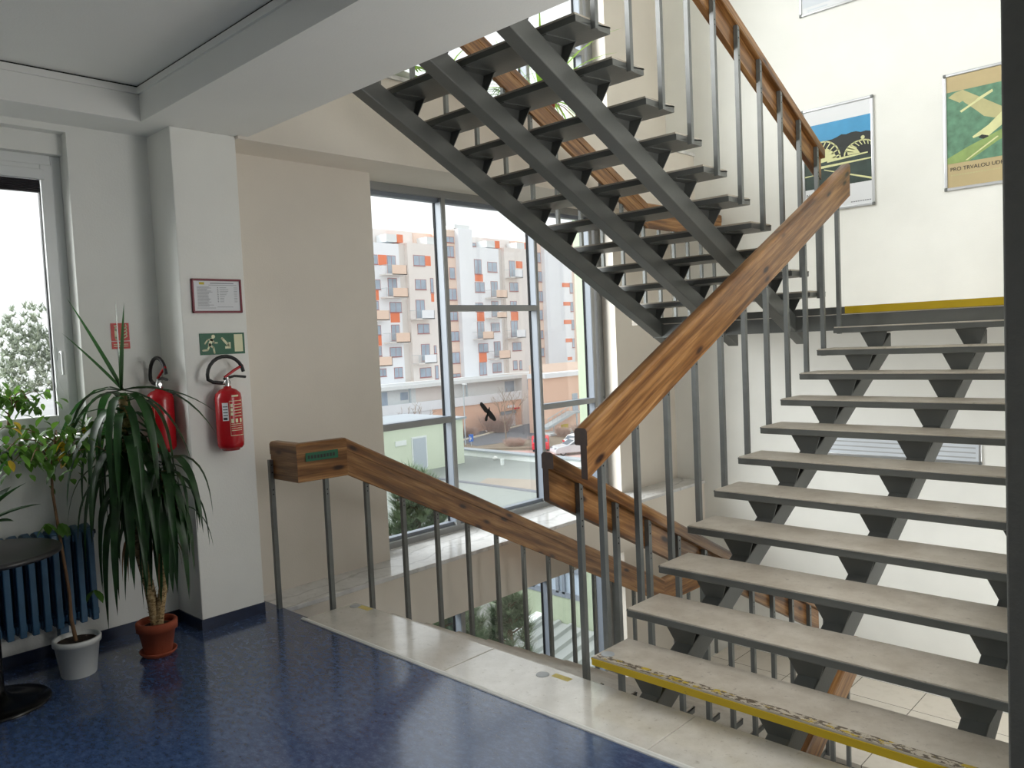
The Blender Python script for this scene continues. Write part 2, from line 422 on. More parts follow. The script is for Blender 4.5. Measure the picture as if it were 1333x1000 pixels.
# lobby window wall
WY0, WY1, WZ0, WZ1 = -4.6, -1.318, 1.25, 3.05
struct('wall_left', MB().box(-3.1, XW, -5.5, WY1, -.3, WZ0).box(-3.1, XW, WY1, -.43, -.3, 3.72).box(-3.1, XW, -5.5, WY0, WZ0, 3.72)
       .box(-3.1, XW, WY0, WY1, WZ1, 3.72).box(-3.1, -2.8, WY0, WY1, 2.93, WZ1), 'wall_white', label='white window wall of the lobby')
struct('wall_left_column', MB().box(-2.73, -2.385, -.85, -.43, 0, 3.09), 'wall_white', label='white square column between lobby and stairwell', bevel=.006)
struct('baseboard_left', MB().box(XW-.001, XW+.008, -5.5, -.85, 0, .07).box(XW, -2.377, -.858, -.85, 0, .07).box(-2.385, -2.377, -.85, -.43, 0, .07), 'baseboard_blue', label='dark blue linoleum skirting')
struct('wall_rear', MB().box(-3.1, 4.4, -5.7, -5.5, -.3, 3.72), 'wall_white')
struct('wall_right', MB().box(4.2, 4.4, -5.5, -.4, -.3, 3.72).box(2.5, 4.4, -.6, -.4, -.3, 3.72), 'wall_white')
struct('wall_right_pillar', MB().box(2.028, 2.5, -1.2, -.75, 0, 3.09), 'pillar_grey', label='dark grey pillar close to the camera', bevel=.004)
# stairwell shell
struct('wall_stairwell_right', MB().box(1.95, 2.2, -.75, 5.1, -3.9, 7.3), 'wall_white')
struct('wall_back', MB().box(-3.1, 2.2, 5.1, 5.4, -3.9, 7.3), 'wall_white', label='white rear wall of the stairwell')
BY0, BY1 = .85, 4.0
wl = MB().box(-3.1, -2.71, -.43, BY0, -3.9, 7.3)
struct('wall_stairwell_left', wl, 'wall_cream', label='cream wall between column and tall stair window')
pr = MB().prism([(-2.70, BY1-.02), (-2.70, 5.1), (-3.1, 5.1), (-3.1, BY1+.09), (-2.96, BY1+.09)], 2, -3.9, 7.3)
struct('wall_stairwell_pier', pr, 'wall_cream', label='cream pier right of the tall stair window')
for nm, za, zb, tp in (('wall_spandrel_lower', -4.2, -3.752, -3.732), ('wall_spandrel', -.477, -.03, -.03), ('wall_spandrel_upper', 3.07, 3.69, 3.69)):
    struct(nm, MB().box(-3.1, -2.35, -.43, 5.1, za, zb), 'wall_cream', label={'wall_spandrel': 'cream parapet below the tall stair window', 'wall_spandrel_upper': 'cream beam above the tall stair window'}.get(nm))
for nm, zt in (('trim_sill_lower', -ST), ('trim_sill', 0), ('trim_sill_upper', ST)):
    struct(nm, MB().box(-2.96, -2.33, -.43 if zt else -.31, 5.1, zt-.03, zt+.002), 'marble_ledge', label={'trim_sill': 'grey veined marble ledge under the tall stair window'}.get(nm), bevel=.004)
struct('ceiling_roof', MB().box(-3.1, 4.4, -5.7, 5.4, 7.2, 7.4), 'ceiling_white')
struct('wall_upper_hall', MB().box(-3.1, 4.4, -5.7, -5.5, 3.72, 7.2).box(4.2, 4.4, -5.5, -.4, 3.72, 7.2), 'wall_white')
struct('floor_lower_hall', MB().box(-3.1, 2.2, -3, 5.1, -3.9, -ST), 'floor_tiles')
struct('wall_lower_hall', MB().box(-3.1, 2.2, -3.2, -3, -3.9, -.3), 'wall_white')
# landings
lo = sroot('floor_landing_lower', (0, 4.2, -1.86), 'pale tiled half landing below the lobby')
struct('slab', MB().box(-2.05, 1.95, 3.42, 5.1, -1.96, -1.86), 'floor_tiles', lo)
struct('edge_beam', MB().box(-2.05, 1.95, 3.40, 3.46, -2.05, -1.90), 'steel_paint', lo)
up = sroot('floor_landing_upper', (0, 4.2, 1.86), 'half landing on a grey steel beam above the lobby')
struct('slab', MB().box(-2.05, 1.95, 3.36, 5.1, 1.802, 1.86), 'marble_tread', up)
struct('edge_beam', MB().box(-1.81, 1.95, 3.35, 3.43, 1.675, 1.797), 'steel_paint', up)
struct('edge_angle', MB().box(-1.81, -.02, 3.345, 3.36, 1.805, 1.857), 'steel_paint', up)
struct('edge_paint', MB().box(-.02, 1.88, 3.335, 3.36, 1.805, 1.861), 'yellow_paint', up)['label'] = 'yellow painted edge'
# windows
def tall_window(name, zb, label):
    w = sroot(name, (-2.95, 2.4, zb), label)
    z0, z1 = zb+.003, zb+3.075
    xf, xb = -2.95, -3.06
    fr = MB().box(xb, xf, BY0-.02, BY0+.11, z0, z1).box(xb, xf, 4.0, 4.1, z0, z1).box(xb, xf-.001, BY0+.11, 4.0, z1-.07, z1).box(xb, xf-.001, BY0+.11, 4.0, z0, z0+.055)
    struct('frame', fr, 'alu_grey', w, bevel=.004)
    be = MB()
    for a, b in ((BY0+.11, 1.795), (1.84, 3.012), (3.05, 3.897)):
        be.box(-3.052, -2.99, a, b, z0+.055, z0+.085).box(-3.052, -2.99, a, b, z1-.105, z1-.07)
    struct('bead', be, 'alu_frame', w)
    for a, b in ((1.795, 1.84), (3.012, 3.05), (3.897, 3.948)):
        mu = MB().box(xb, xf+.001, a, b, z0+.05, z1-.06, 0)
        mu.box(xb+.022, xf-.006, a-.004, a, z0+.085, z1-.105, 1)          # light cheek
        mu.box(xb+.004, xb+.012, a-.014, a-.001, z0+.085, z1-.105, 2).box(xb+.018, xb+.024, a-.012, a-.001, z0+.085, z1-.105, 2)
        struct('mullion', mu, ['alu_grey', 'alu_frame', 'gasket'], w)
    for a, b, zz in ((BY0+.11, 1.795, 1.0), (1.84, 3.012, 2.0), (3.05, 3.897, .99)):
        tr = MB().box(-3.05, xf-.002, a, b, zb+zz, zb+zz+.05, 0).box(-3.045, -2.965, a, b, zb+zz+.05, zb+zz+.056, 1)
        struct('transom', tr, ['alu_grey', 'alu_frame'], w)
    for a, b in ((BY0+.11, 1.79), (1.84, 3.007), (3.05, 3.892)):
        struct('glass', MB().box(-3.047, -3.041, a, b, z0+.055, z1-.07), 'clear_glass', w)
    return w
tall_window('window_2', 0.0, 'tall three-bay aluminium window of the stairwell')
tall_window('window_3', -ST, 'tall stair window one floor below')
tall_window('window_4', ST, 'tall stair window one floor above')
w1 = sroot('window_1', (-2.88, -2.2, 1.25), 'white plastic lobby window above the radiator')
fr = MB()
ya, yb, za, zb = WY0, WY1, 1.27, 2.93
fr.box(-2.93, -2.85, yb-.055, yb, za, zb).box(-2.93, -2.85, ya, ya+.055, za, zb).box(-2.93, -2.851, ya+.055, yb-.055, zb-.06, zb).box(-2.93, -2.851, ya+.055, yb-.055, za, za+.05)
for my in (-2.45, -3.55): fr.box(-2.93, -2.852, my-.03, my+.03, za+.05, zb-.06)
struct('frame', fr, 'pvc_white', w1, bevel=.005)
for a, b in ((-2.42, yb-.055), (-3.52, -2.48), (ya+.055, -3.58)):
    s_ = MB().box(-2.9, -2.825, b-.065, b, za+.05, zb-.06).box(-2.9, -2.825, a, a+.065, za+.05, zb-.06).box(-2.9, -2.826, a+.065, b-.065, zb-.13, zb-.06).box(-2.9, -2.826, a+.065, b-.065, za+.05, za+.12)
    sa = struct('sash', s_, 'pvc_white', w1, bevel=.006)
    struct('gasket', MB().box(-2.872, -2.85, b-.072, b-.064, za+.12, zb-.13).box(-2.872, -2.85, a+.064, a+.072, za+.12, zb-.13), 'gasket', sa)
    struct('glass', MB().box(-2.872, -2.866, a+.06, b-.06, za+.11, zb-.12), 'clear_glass', sa)
hd = MB().box(-2.825, -2.815, -1.42, -1.395, 1.72, 1.79).tube([(-2.815, -1.408, 1.765), (-2.785, -1.408, 1.765), (-2.775, -1.408, 1.75), (-2.772, -1.408, 1.63)], .009, 8)
struct('handle', hd, 'pvc_white', w1)['label'] = 'white window handle'
struct('trim_window_sill', MB().box(-2.86, -2.655, WY0, WY1+.02, 1.225, 1.262), 'pvc_white', label='white window board under the lobby window', bevel=.008)
# ------------------------------------------------------------------ stair flights
XL, XR = -2.05, -.205           # flights on the window side
A0, A1 = 0.0, 1.88              # flights on the pillar side
GA = .3045
def stair(name, label, x0, x1, nose, g, zbase, up, n, stringers, yellow=False):
    """nose(k) -> y of the nosing of tread k; up = +1 if the flight climbs toward +Y, -1 toward -Y; z of tread k = zbase+k*H"""
    root = thing(name, label, 'stairs', ((x0+x1)/2, nose(1), zbase), 'flights of the stairwell')
    TD = .302
    for k in range(1, n+1):
        y = nose(k); z = zbase+k*H
        Y = lambda d: y+up*d
        t = MB()
        sec = [(Y(.0), z-.012), (Y(.004), z-.008), (Y(.004), z-.044), (Y(.012), z-.048), (Y(TD), z-.048), (Y(TD), z-.012)]
        t.prism(sec, 0, x0, x1)
        tr = obj('tread', t, 'yellow_paint' if (yellow and k == 1) else 'steel_paint', root, bevel=.003)
        if yellow and k == 1: tr['label'] = 'yellow painted tread front'
        m = MB().prism([(Y(.006), z-.012), (Y(.006), z-.003), (Y(.01), z), (Y(TD-.002), z), (Y(TD-.002), z-.012)], 0, x0+.006, x1-.006)
        obj('marble_slab', m, 'marble_tread', tr)
        if yellow and k == 1:
            ya_, yb_ = Y(.007), Y(.05)
            obj('worn_paint', MB().box(x0+.02, x1-.01, ya_, yb_, z, z+.0008), 'worn_yellow', tr)['label'] = 'scuffed yellow paint'
        # folded wedge brackets under the tread
        for xs in stringers:
            b = MB()
            zt = z-.048; yf = Y(.082); yk = Y(TD-.01)
            def zs(yy): return z-.215+(yy-y)*up*(H/g)       # top of the stringer
            yb_, th = Y(.112), up*.006
            zb_ = zs(yb_)-.002
            F6 = [(0, 1, 2, 3), (4, 7, 6, 5), (0, 4, 5, 1), (1, 5, 6, 2), (2, 6, 7, 3), (3, 7, 4, 0)]
            P = [(xs-.097, yf, zt), (xs+.097, yf, zt), (xs+.05, yb_, zb_), (xs-.05, yb_, zb_)]
            b.add(P+[(x, y_+th, z_) for x, y_, z_ in P], F6)                    # tapered front plate
            P = [(xs-.097, yf, zt), (xs+.097, yf, zt), (xs+.06, yk, zt), (xs-.06, yk, zt)]
            b.add(P+[(x, y_, z_-.005) for x, y_, z_ in P], F6)                  # flange under the tread
            P = [(xs-.004, yf+th, zt-.005), (xs-.004, yb_+th, zb_), (xs-.004, yk, zs(yk)-.004), (xs-.004, yk, zt-.005)]
            b.add(P+[(x+.008, y_, z_) for x, y_, z_ in P], F6)                  # central web
            obj('bracket', b, 'steel_paint', tr)
    ya, yb = nose(1)-up*.14, nose(n)+up*(g+.0)
    for xs in stringers:
        def zl(yy): return zbase+H+(yy-nose(1))*up*(H/g)
        s_ = MB().prism([(ya, zl(ya)-.215), (yb, zl(yb)-.215), (yb, zl(yb)-.355), (ya, zl(ya)-.355)], 0, xs-.05, xs+.05)
        obj('stringer', s_, 'steel_paint', root, bevel=.006)
    return root
stair('staircase', 'steel flight with pale stone treads climbing from lobby, yellow lowest step', A0, A1, lambda k: (k-1)*GA, GA, 0.0, 1, 11, (.265, .905, 1.57), True)
stair('staircase', 'grey flight overhead seen from below, three stringers under its treads', -1.96, XR, lambda k: 3.43-(k-1)*.31, .31, 1.84, -1, 11, (-1.76, -1.105, -.475))
stair('staircase', 'flight descending from the marble strip toward the stair window', XL, XR, lambda k: 3.40-(k-1)*.3045, .3045, -1.86, -1, 11, (-1.76, -1.105, -.475))
stair('staircase', 'lowest flight under the yellow step, leading down from tiled landing', A0, A1, lambda k: (k-1)*GA, GA, -ST, 1, 11, (.265, .905, 1.57))
# ------------------------------------------------------------------ railings
def railing(label, path, side, bal, grain_dir, flats=None, name='stair_railing'):
    """path: top line of the rail (3D, at the flush face); side: +1 if the body lies to the right of travel from the flush face"""
    root = thing(name, label, 'railing', (bal[0][0], bal[0][1], bal[0][2]), 'wooden stair railings')
    s = side
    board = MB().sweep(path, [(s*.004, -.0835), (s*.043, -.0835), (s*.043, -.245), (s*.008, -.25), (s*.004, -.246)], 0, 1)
    bd = obj('handrail', board, ['pine_wood', 'rail_end_dark'], root, grain=grain_dir)
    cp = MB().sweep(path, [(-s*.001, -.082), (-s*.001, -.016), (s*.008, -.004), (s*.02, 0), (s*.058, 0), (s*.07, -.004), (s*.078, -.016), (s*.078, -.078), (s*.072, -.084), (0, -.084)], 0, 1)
    obj('rail_cap', cp, ['pine_wood', 'rail_end_dark'], bd, grain=Vector(grain_dir)+Vector((0.004, 0, 0.002)))
    w = .0145
    for (x, y, z0, z1) in bal:
        b = MB()
        # U-channel bar with drilled holes near its top
        b.box(x-w, x+w, y-w, y+w, z0, z1, 0)
        for hz in (.035, .085, .2, .23):
            b.box(x+w-.001, x+w+.0006, y-.004, y+.004, z1-hz-.004, z1-hz+.004, 1)
        obj('baluster', b, ['steel_bar', 'dark_gap'], root)
    return root
zA = lambda y: 1.285+.4997*y
balA = [(-.012, (k-1)*GA+.155, k*H-.055, zA((k-1)*GA+.155)-.06) for k in range(1, 12)]
railing('wooden railing rising along the near flight, cut square at both ends', [(.04, -.012, zA(-.012)), (.04, 3.345, zA(3.345))], -1, balA, (0, .894, .447))
zB = lambda y: 1.14-.509*y
nB = lambda k: 3.40-(k-1)*.3045
balBr = [(-.192, nB(k)-.16, -1.86+k*H-.055, zB(nB(k)-.16)-.075) for k in range(11, 0, -1)]
balBr.append((-.192, 3.52, -1.90, zB(3.05)-.1))
balBr = balBr[:-1]
railing('dark wooden railing of the descending flight beside the near flight', [(-.25, -.02, zB(-.02)), (-.25, 3.15, zB(3.15))], 1, balBr, (0, .89, -.45))
zBl = lambda y: 1.12-.509*(y-.03)
balBl = [(-2.375, -.33, 0, 1.0), (-2.06, -.12, -.05, 1.0)]+[(-2.06, nB(k)-.16, -1.86+k*H-.055, zBl(nB(k)-.16)-.07) for k in range(11, 0, -1)]
balBl += [(-2.06, 3.95+.27*i, -1.86, -.85) for i in range(4)]
railing('wooden railing starting at the column and descending past the stair window', [(-2.383, -.325, 1.12), (-2.055, -.325, 1.12), (-2.02, .03, 1.12), (-2.02, 3.72, zBl(3.72)), (-2.02, 5.09, zBl(3.72)-.02)], -1, balBl, (0, .89, -.45))
zC = lambda y: 3.11+(3.43-y)*.5
nC = lambda k: 3.43-(k-1)*.31
balCr = [(-.19, nC(k)-.16, 1.84+k*H-.06, zC(nC(k)-.16)-.075) for k in range(1, 12)]
railing('wooden railing on the inner side of the overhead flight, balusters outside', [(-.25, 3.40, zC(3.40)), (-.25, .02, zC(.02))], -1, balCr, (0, -.894, .447))
balCl = [(-2.06, nC(k)-.16, 1.84+k*H-.06, zC(nC(k)-.16)-.07) for k in range(11, 0, -1)]+[(-2.06, 3.62+.27*i, 1.80, 2.85) for i in range(6)]
railing('wooden railing on the window side of the overhead flight', [(-2.02, .02, zC(.02)), (-2.02, 3.66, zC(3.66)), (-2.02, 5.09, zC(3.66))], -1, balCl, (0, .894, -.447))
zD = lambda y: -ST+1.285+.4997*y
balD = [(-.012, (k-1)*GA+.155, -ST+k*H-.055, zD((k-1)*GA+.155)-.06) for k in range(4, 12)]
railing('pale wooden railing of the lowest flight seen below the yellow step', [(.04, .8, zD(.8)), (.04, 3.345, zD(3.345))], -1, balD, (0, .894, .447))
# ------------------------------------------------------------------ things of the lobby
def radiator():
    t = thing('radiator', 'blue cast-iron ribbed radiator under the lobby window', 'radiator', (-2.630, -1.9, 0))
    y = -1.405; n = 0
    while y > -2.75:
        m = MB()
        for xo in (-2.690, -2.625, -2.560):
            m.prism([(xo-.02, .2), (xo+.02, .2), (xo+.024, .24), (xo+.024, .7), (xo+.014, .735), (xo-.014, .735), (xo-.024, .7), (xo-.024, .24)], 1, y-.017, y+.017)
        m.box(-2.690, -2.560, y-.028, y+.028, .675, .715).box(-2.690, -2.560, y-.028, y+.028, .225, .265)
        m.tube([(-2.625, y-.03, .7), (-2.625, y+.03, .7)], .036, 10).tube([(-2.625, y-.03, .25), (-2.625, y+.03, .25)], .036, 10)
        m.prism([(-2.705, .69), (-2.545, .69), (-2.560, .742), (-2.625, .76), (-2.690, .742)], 1, y-.018, y+.018)
        obj('section', m, 'radiator_blue', t, bevel=.006); y -= .062; n += 1
    obj('end_plug', MB().tube([(-2.625, -1.39, .7), (-2.625, -1.362, .7)], .026, 8).tube([(-2.625, -1.362, .7), (-2.625, -1.35, .7)], .014, 6), 'baseboard_blue', t)
    for yy in (-1.56, -2.5):
        obj('foot', MB().box(-2.660, -2.590, yy-.022, yy+.022, 0, .21), 'radiator_blue', t)
radiator()
def table():
    c = (-2.205, -1.995)
    t = thing('bistro_table', 'round black table with disc foot in front of the blue radiator', 'table', (c[0], c[1], 0))
    obj('tabletop', MB().lathe((*c, 0), [(0, .745), (.318, .745), (.33, .751), (.332, .761), (.327, .772), (.315, .775), (0, .775)], 56), 'table_black', t)
    obj('column', MB().lathe((*c, 0), [(.038, .02), (.034, .1), (.034, .70), (.05, .745)], 20), 'black_gloss', t)
    obj('base', MB().lathe((*c, 0), [(.235, 0), (.236, .008), (.228, .016), (.16, .026), (.06, .05), (.036, .075)], 48), 'black_gloss', t)
table()
def pot_profile(r0, r1, h, rim=.012, rimh=.04):
    return [(r0*.96, 0), (r0, .006), (r1-rim*.6, h-rimh), (r1+rim*.2, h-rimh), (r1+rim*.3, h-.004), (r1, h), (r1-rim, h), (r1-rim*1.2, h-.03)]
def yucca():
    c = Vector((-2.235, -1.185, 0))
    t = thing('yucca', 'tall yucca with drooping sword leaves in a terracotta pot beside the column', 'plant', c)
    obj('saucer', MB().lathe(c, [(.078, 0), (.098, .018), (.102, .03), (.096, .03), (.085, .012), (0, .012)], 32), 'terracotta', t)
    p = obj('pot', MB().lathe(c+Vector((0, 0, .014)), pot_profile(.075, .108, .185, .014, .05), 36), 'terracotta', t)
    obj('soil', MB().lathe(c, [(0, .172), (.095, .168)], 24), 'soil', t)
    d = Vector((.69, .72, 0)).normalized()      # the direction that separates the two stems
    b = c+Vector((0, 0, .16))
    def stem(pts, r):
        P = [b+d*a+Vector((0, 0, h)) for a, h in pts]
        return P, [r*(1.15-.3*i/len(P)) for i in range(len(P))]
    P1, R1 = stem([(.0, 0), (-.012, .12), (-.03, .25), (-.06, .4), (-.085, .56), (-.10, .75), (-.1, .95), (-.09, 1.15), (-.1, 1.34)], .026)
    P2, R2 = stem([(.008, 0), (.03, .12), (.055, .25), (.062, .40), (.07, .55), (.09, .75), (.1, .9)], .022)
    for P, R in ((P1, R1), (P2, R2)):
        m = MB().tube(P, R, 10)
        for i in range(120):
            a = random.random(); k = min(len(P)-2, int(a*(len(P)-1))); q = P[k].lerp(P[k+1], a*(len(P)-1)-k)
            an = random.random()*6.28; v = Vector((math.cos(an), math.sin(an), 0))
            m.leaf(q+v*R[k]*.9, v+Vector((0, 0, .9)), .022, .02, 0, 1)
        obj('trunk', m, 'yucca_bark', t)
    m = MB()
    def crown(base, top, n, lmin, lmax, droop, rnd):
        for i in range(n):
            f = (i+.5)/n; p = base.lerp(top, f); an = i*2.399963+rnd; out = Vector((math.cos(an), math.sin(an), 0))
            e = .15+.75*f+random.uniform(-.15, .15)
            dd = out*math.cos(e)+Vector((0, 0, math.sin(e)))
            L = random.uniform(lmin, lmax)
            if out.x < -.2 or out.y > .5: dd = (out*.45+Vector((0, 0, .6))).normalized(); L *= .8
            m.leaf(p+out*.015, dd, L, random.uniform(.042, .06), droop*random.uniform(.5, 1.5), 10)
    crown(P1[5], P1[8]+Vector((0, 0, .02)), 70, .58, .8, 7.5, .4)
    crown(P2[4]+Vector((0, 0, .1)), P2[6]+Vector((0, 0, .06)), 48, .48, .66, 7.5, 1.3)
    top = P1[8]+Vector((0, 0, .03))
    R_ = d
    for a, z, L, w, dr in ((-.245, .52, .60, .06, .1), (-.3, .36, .46, .05, .12), (-.0, .5, .52, .03, .02), (.045, .5, .5, .062, .05), (.5, .20, .62, .06, 1.7), (.55, .12, .55, .055, .9), (.55, .02, .6, .05, 2.2), (-.5, .1, .6, .055, 2.6), (-.45, .25, .7, .06, 3.2), (-.3, .3, .6, .05, 4)):
        m.leaf(top, R_*a+Vector((0, 0, z)), L, w, dr, 8)
    obj('foliage', m.keep(lobby_clear), 'leaf_dark', t)
    m = MB()
    for i in range(26):
        an = random.random()*6.28; out = Vector((math.cos(an), math.sin(an), 0)); P = random.choice((P1[4], P1[5], P2[4], P2[5]))
        m.leaf(P, out*.6+Vector((0, 0, .2)), random.uniform(.25, .4), .016, 5, 6)
    obj('dry_leaves', m, 'leaf_dead', t)['label'] = 'brown dried leaves'
yucca()
def ficus(name, label, c, pot, stemP, crown, leafn, mat='leaf_green', leafL=(.05, .085), yellow=10, rad=.3, branches=9, f0=.55):
    t = thing(name, label, 'plant', c); c = Vector(c)
    r0, r1, h, pm = pot
    obj('pot', MB().lathe(c, pot_profile(r0, r1, h, .012, .03), 36), pm, t)
    obj('soil', MB().lathe(c, [(0, h-.02), (r1*.85, h-.022)], 24), 'soil', t)
    P = [c+Vector(p) for p in stemP]
    m = MB().tube(P, [.011-.006*i/len(P) for i in range(len(P))], 7)
    lf = MB(); yl = MB(); tips = []
    for i in range(branches):
        f = f0+(1-f0)*(i+.5)/branches; x = f*(len(P)-1); k = min(len(P)-2, int(x)); q = P[k].lerp(P[k+1], x-k)
        an = i*2.4; o = Vector((math.cos(an), math.sin(an), 0)); L = rad*random.uniform(.6, 1.1)
        if q.x+o.x*L < -2.78: o.x = abs(o.x)
        B = [q, q+o*L*.4+Vector((0, 0, .08)), q+o*L*.75+Vector((0, 0, .10)), q+o*L+Vector((0, 0, .05))]
        m.tube(B, [.004, .003, .0025, .002], 5); tips += B[1:]
    tips += P[-2:]
    for i in range(leafn):
        q = random.choice(tips)+Vector((random.gauss(0, .045), random.gauss(0, .045), random.gauss(0, .04)))
        an = random.random()*6.28; o = Vector((math.cos(an), math.sin(an), random.uniform(-1.1, .1)))
        L = random.uniform(*leafL)
        if q.x < -2.8: continue
        (yl if i < yellow else lf).leaf(q, o, L, L*.5, .8, 4, ovate=True)
    for z0 in crown:
        q = c+Vector(z0)
        for j in range(3):
            an = random.random()*6.28; lf.leaf(q, Vector((math.cos(an), math.sin(an), -.7)), .09, .045, .8, 4, ovate=True)
    obj('stem', m.keep(lobby_clear), 'stem_brown', t); obj('foliage', lf.keep(lobby_clear), mat, t)
    if yellow: obj('yellow_leaves', yl.keep(lobby_clear), 'leaf_yellow', t)['label'] = 'yellowed leaves'
    return t
ficus('weeping_fig', 'spindly weeping fig with bare stem and yellowing leaves in a white pot', (-2.31, -1.585, 0), (.088, .118, .205, 'pot_white'),
      [(0, 0, .16), (-.03, -.01, .3), (-.03, -.01, .45), (-.045, -.02, .62), (-.06, -.03, .8), (-.08, -.04, 1.0), (-.1, -.03, 1.15), (-.1, .0, 1.28)],
      [(.05, .09, .45), (.0, -.1, .85), (-.05, -.02, .83)], 220, 'leaf_green', yellow=14, rad=.3, branches=16, f0=.8)
ficus('potted_plant', 'bushy light green plant on the white window board', (-2.745, -1.72, 1.262), (.05, .065, .09, 'pot_white'), [(0, 0, .07), (.01, 0, .14), (.02, .01, .2)], [], 120, 'leaf_green', (.05, .08), 3, .2, 9)
def table_plant():
    c = Vector((-2.29, -2.03, .776)); t = thing('potted_plant', 'dark broad leaved plant standing on the black table', 'plant', c)
    obj('pot', MB().lathe(c, pot_profile(.05, .072, .12, .01, .03), 28), 'terracotta', t)
    obj('soil', MB().lathe(c, [(0, .1), (.058, .098)], 20), 'soil', t)
    m = MB()
    for a, e, L in ((.8, .9, .38), (1.1, .6, .34), (.45, .5, .3), (2.2, .8, .34), (3.3, .7, .3), (4.4, .9, .32), (5.4, .7, .3), (.9, 1.2, .42)):
        m.leaf(c+Vector((0, 0, .1)), (math.cos(a)*math.cos(e), math.sin(a)*math.cos(e), math.sin(e)), L, .1, .5, 7, ovate=True)
    obj('foliage', m, 'leaf_dark', t)
table_plant()
def extinguisher(name, label, c, wall, zb):
    """c: axis (x,y); wall: unit vector toward the wall"""
    t = thing(name, label, 'fire extinguisher', (c[0], c[1], zb), 'fire extinguishers on the column'); wv = Vector(wall); sd = Vector((-wv.y, wv.x, 0))
    if sd.dot(Vector((.7, .7, 0))) < 0: sd = -sd
    a = Vector((c[0], c[1], zb))
    obj('cylinder', MB().lathe(a, [(0, .0), (.05, .0), (.056, .012), (.068, .014), (.078, .03), (.08, .05), (.08, .325), (.074, .355), (.05, .378), (.024, .388), (.022, .4)], 32), 'red_gloss', t)
    obj('valve', MB().lathe(a, [(.02, .398), (.02, .43), (.014, .44), (.014, .455)], 16).tube([a+Vector((0, 0, .42))-sd*.03, a+Vector((0, 0, .42))+sd*.02], .011, 8), 'chrome', t)
    up = Vector((0, 0, 1))
    obj('lever', MB().tube([a+up*.445-sd*.02, a+up*.46+sd*.05, a+up*.45+sd*.125], .008, 8), 'rubber', t)
    obj('grip', MB().tube([a+up*.455-sd*.015, a+up*.495+sd*.05, a+up*.525+sd*.11], [.008, .009, .008], 8), 'red_gloss', t)
    P = []
    for i in range(13):
        an = math.pi*(1.06-1.02*i/12); P.append(a+sd*(-.005+.118*math.cos(an))+up*(.47+.115*math.sin(an)))
    P = [a+up*.42-sd*.03, a+up*.43-sd*.09]+P
    obj('hose', MB().tube(P, .0115, 8), 'rubber', t)
    obj('bracket', MB().box(-.02, .02, -.02, .02, 0, 0) if False else MB().tube([a+up*.36+wv*.03, a+up*.36+wv*.088], .012, 6), 'rubber', t)
    # printed label wraps the front of the cylinder
    f = -wv; lab = MB(); lw = MB(); tx = MB()
    def cyl(an, z, r=.0806):
        v = Vector((f.x*math.cos(an)-f.y*math.sin(an), f.x*math.sin(an)+f.y*math.cos(an), 0)); return a+v*r+up*z
    sgn = 1 if (Vector((-f.y, f.x, 0)).dot(sd) > 0) else -1
    def patch(mb, a0, a1, z0, z1, r):
        n = 6
        for i in range(n):
            b0, b1 = a0+(a1-a0)*i/n, a0+(a1-a0)*(i+1)/n
            mb.quad(cyl(b0*sgn, z0, r), cyl(b1*sgn, z0, r), cyl(b1*sgn, z1, r), cyl(b0*sgn, z1, r))
    patch(lab, -.95, -.5, .19, .30, .0808)
    for a0, a1, z0, z1 in ((-.42, .75, .308, .311), (-.42, .75, .095, .098), (-.42, -.4, .095, .311), (.73, .75, .095, .311)): patch(lw, a0, a1, z0, z1, .0808)
    patch(lw, -.2, .4, .335, .345, .078)
    for i in range(9): patch(lw, -.05 if i < 5 else -.35, .55+.1*random.random(), .285-.018*i if i < 5 else .165-.013*(i-5), .289-.018*i if i < 5 else .168-.013*(i-5), .0808)
    for i, a0 in enumerate((-.34, .0, .38)): patch(lw, a0, a0+.2, .175, .2, .0808)
    for i in range(3): patch(lw, -.34, -.16, .22+.026*i, .24+.026*i, .0808)
    obj('label_plate', lab, 'paper', t); obj('label_print', lw, 'glow_cream', t)
    for i in range(4): patch(tx, -.9, -.55, .22+.018*i, .225+.018*i, .0811)
    patch(tx, -.9, -.6, .195, .21, .0811)
    obj('label_text', tx, 'ink', t)
extinguisher('fire_extinguisher', 'red fire extinguisher on the column face under the green exit sign', (-2.29, -.637), (-1, 0, 0), 1.11)
extinguisher('fire_extinguisher', 'red fire extinguisher half hidden behind the yucca leaves', (-2.56, -.945), (0, 1, 0), 1.12)
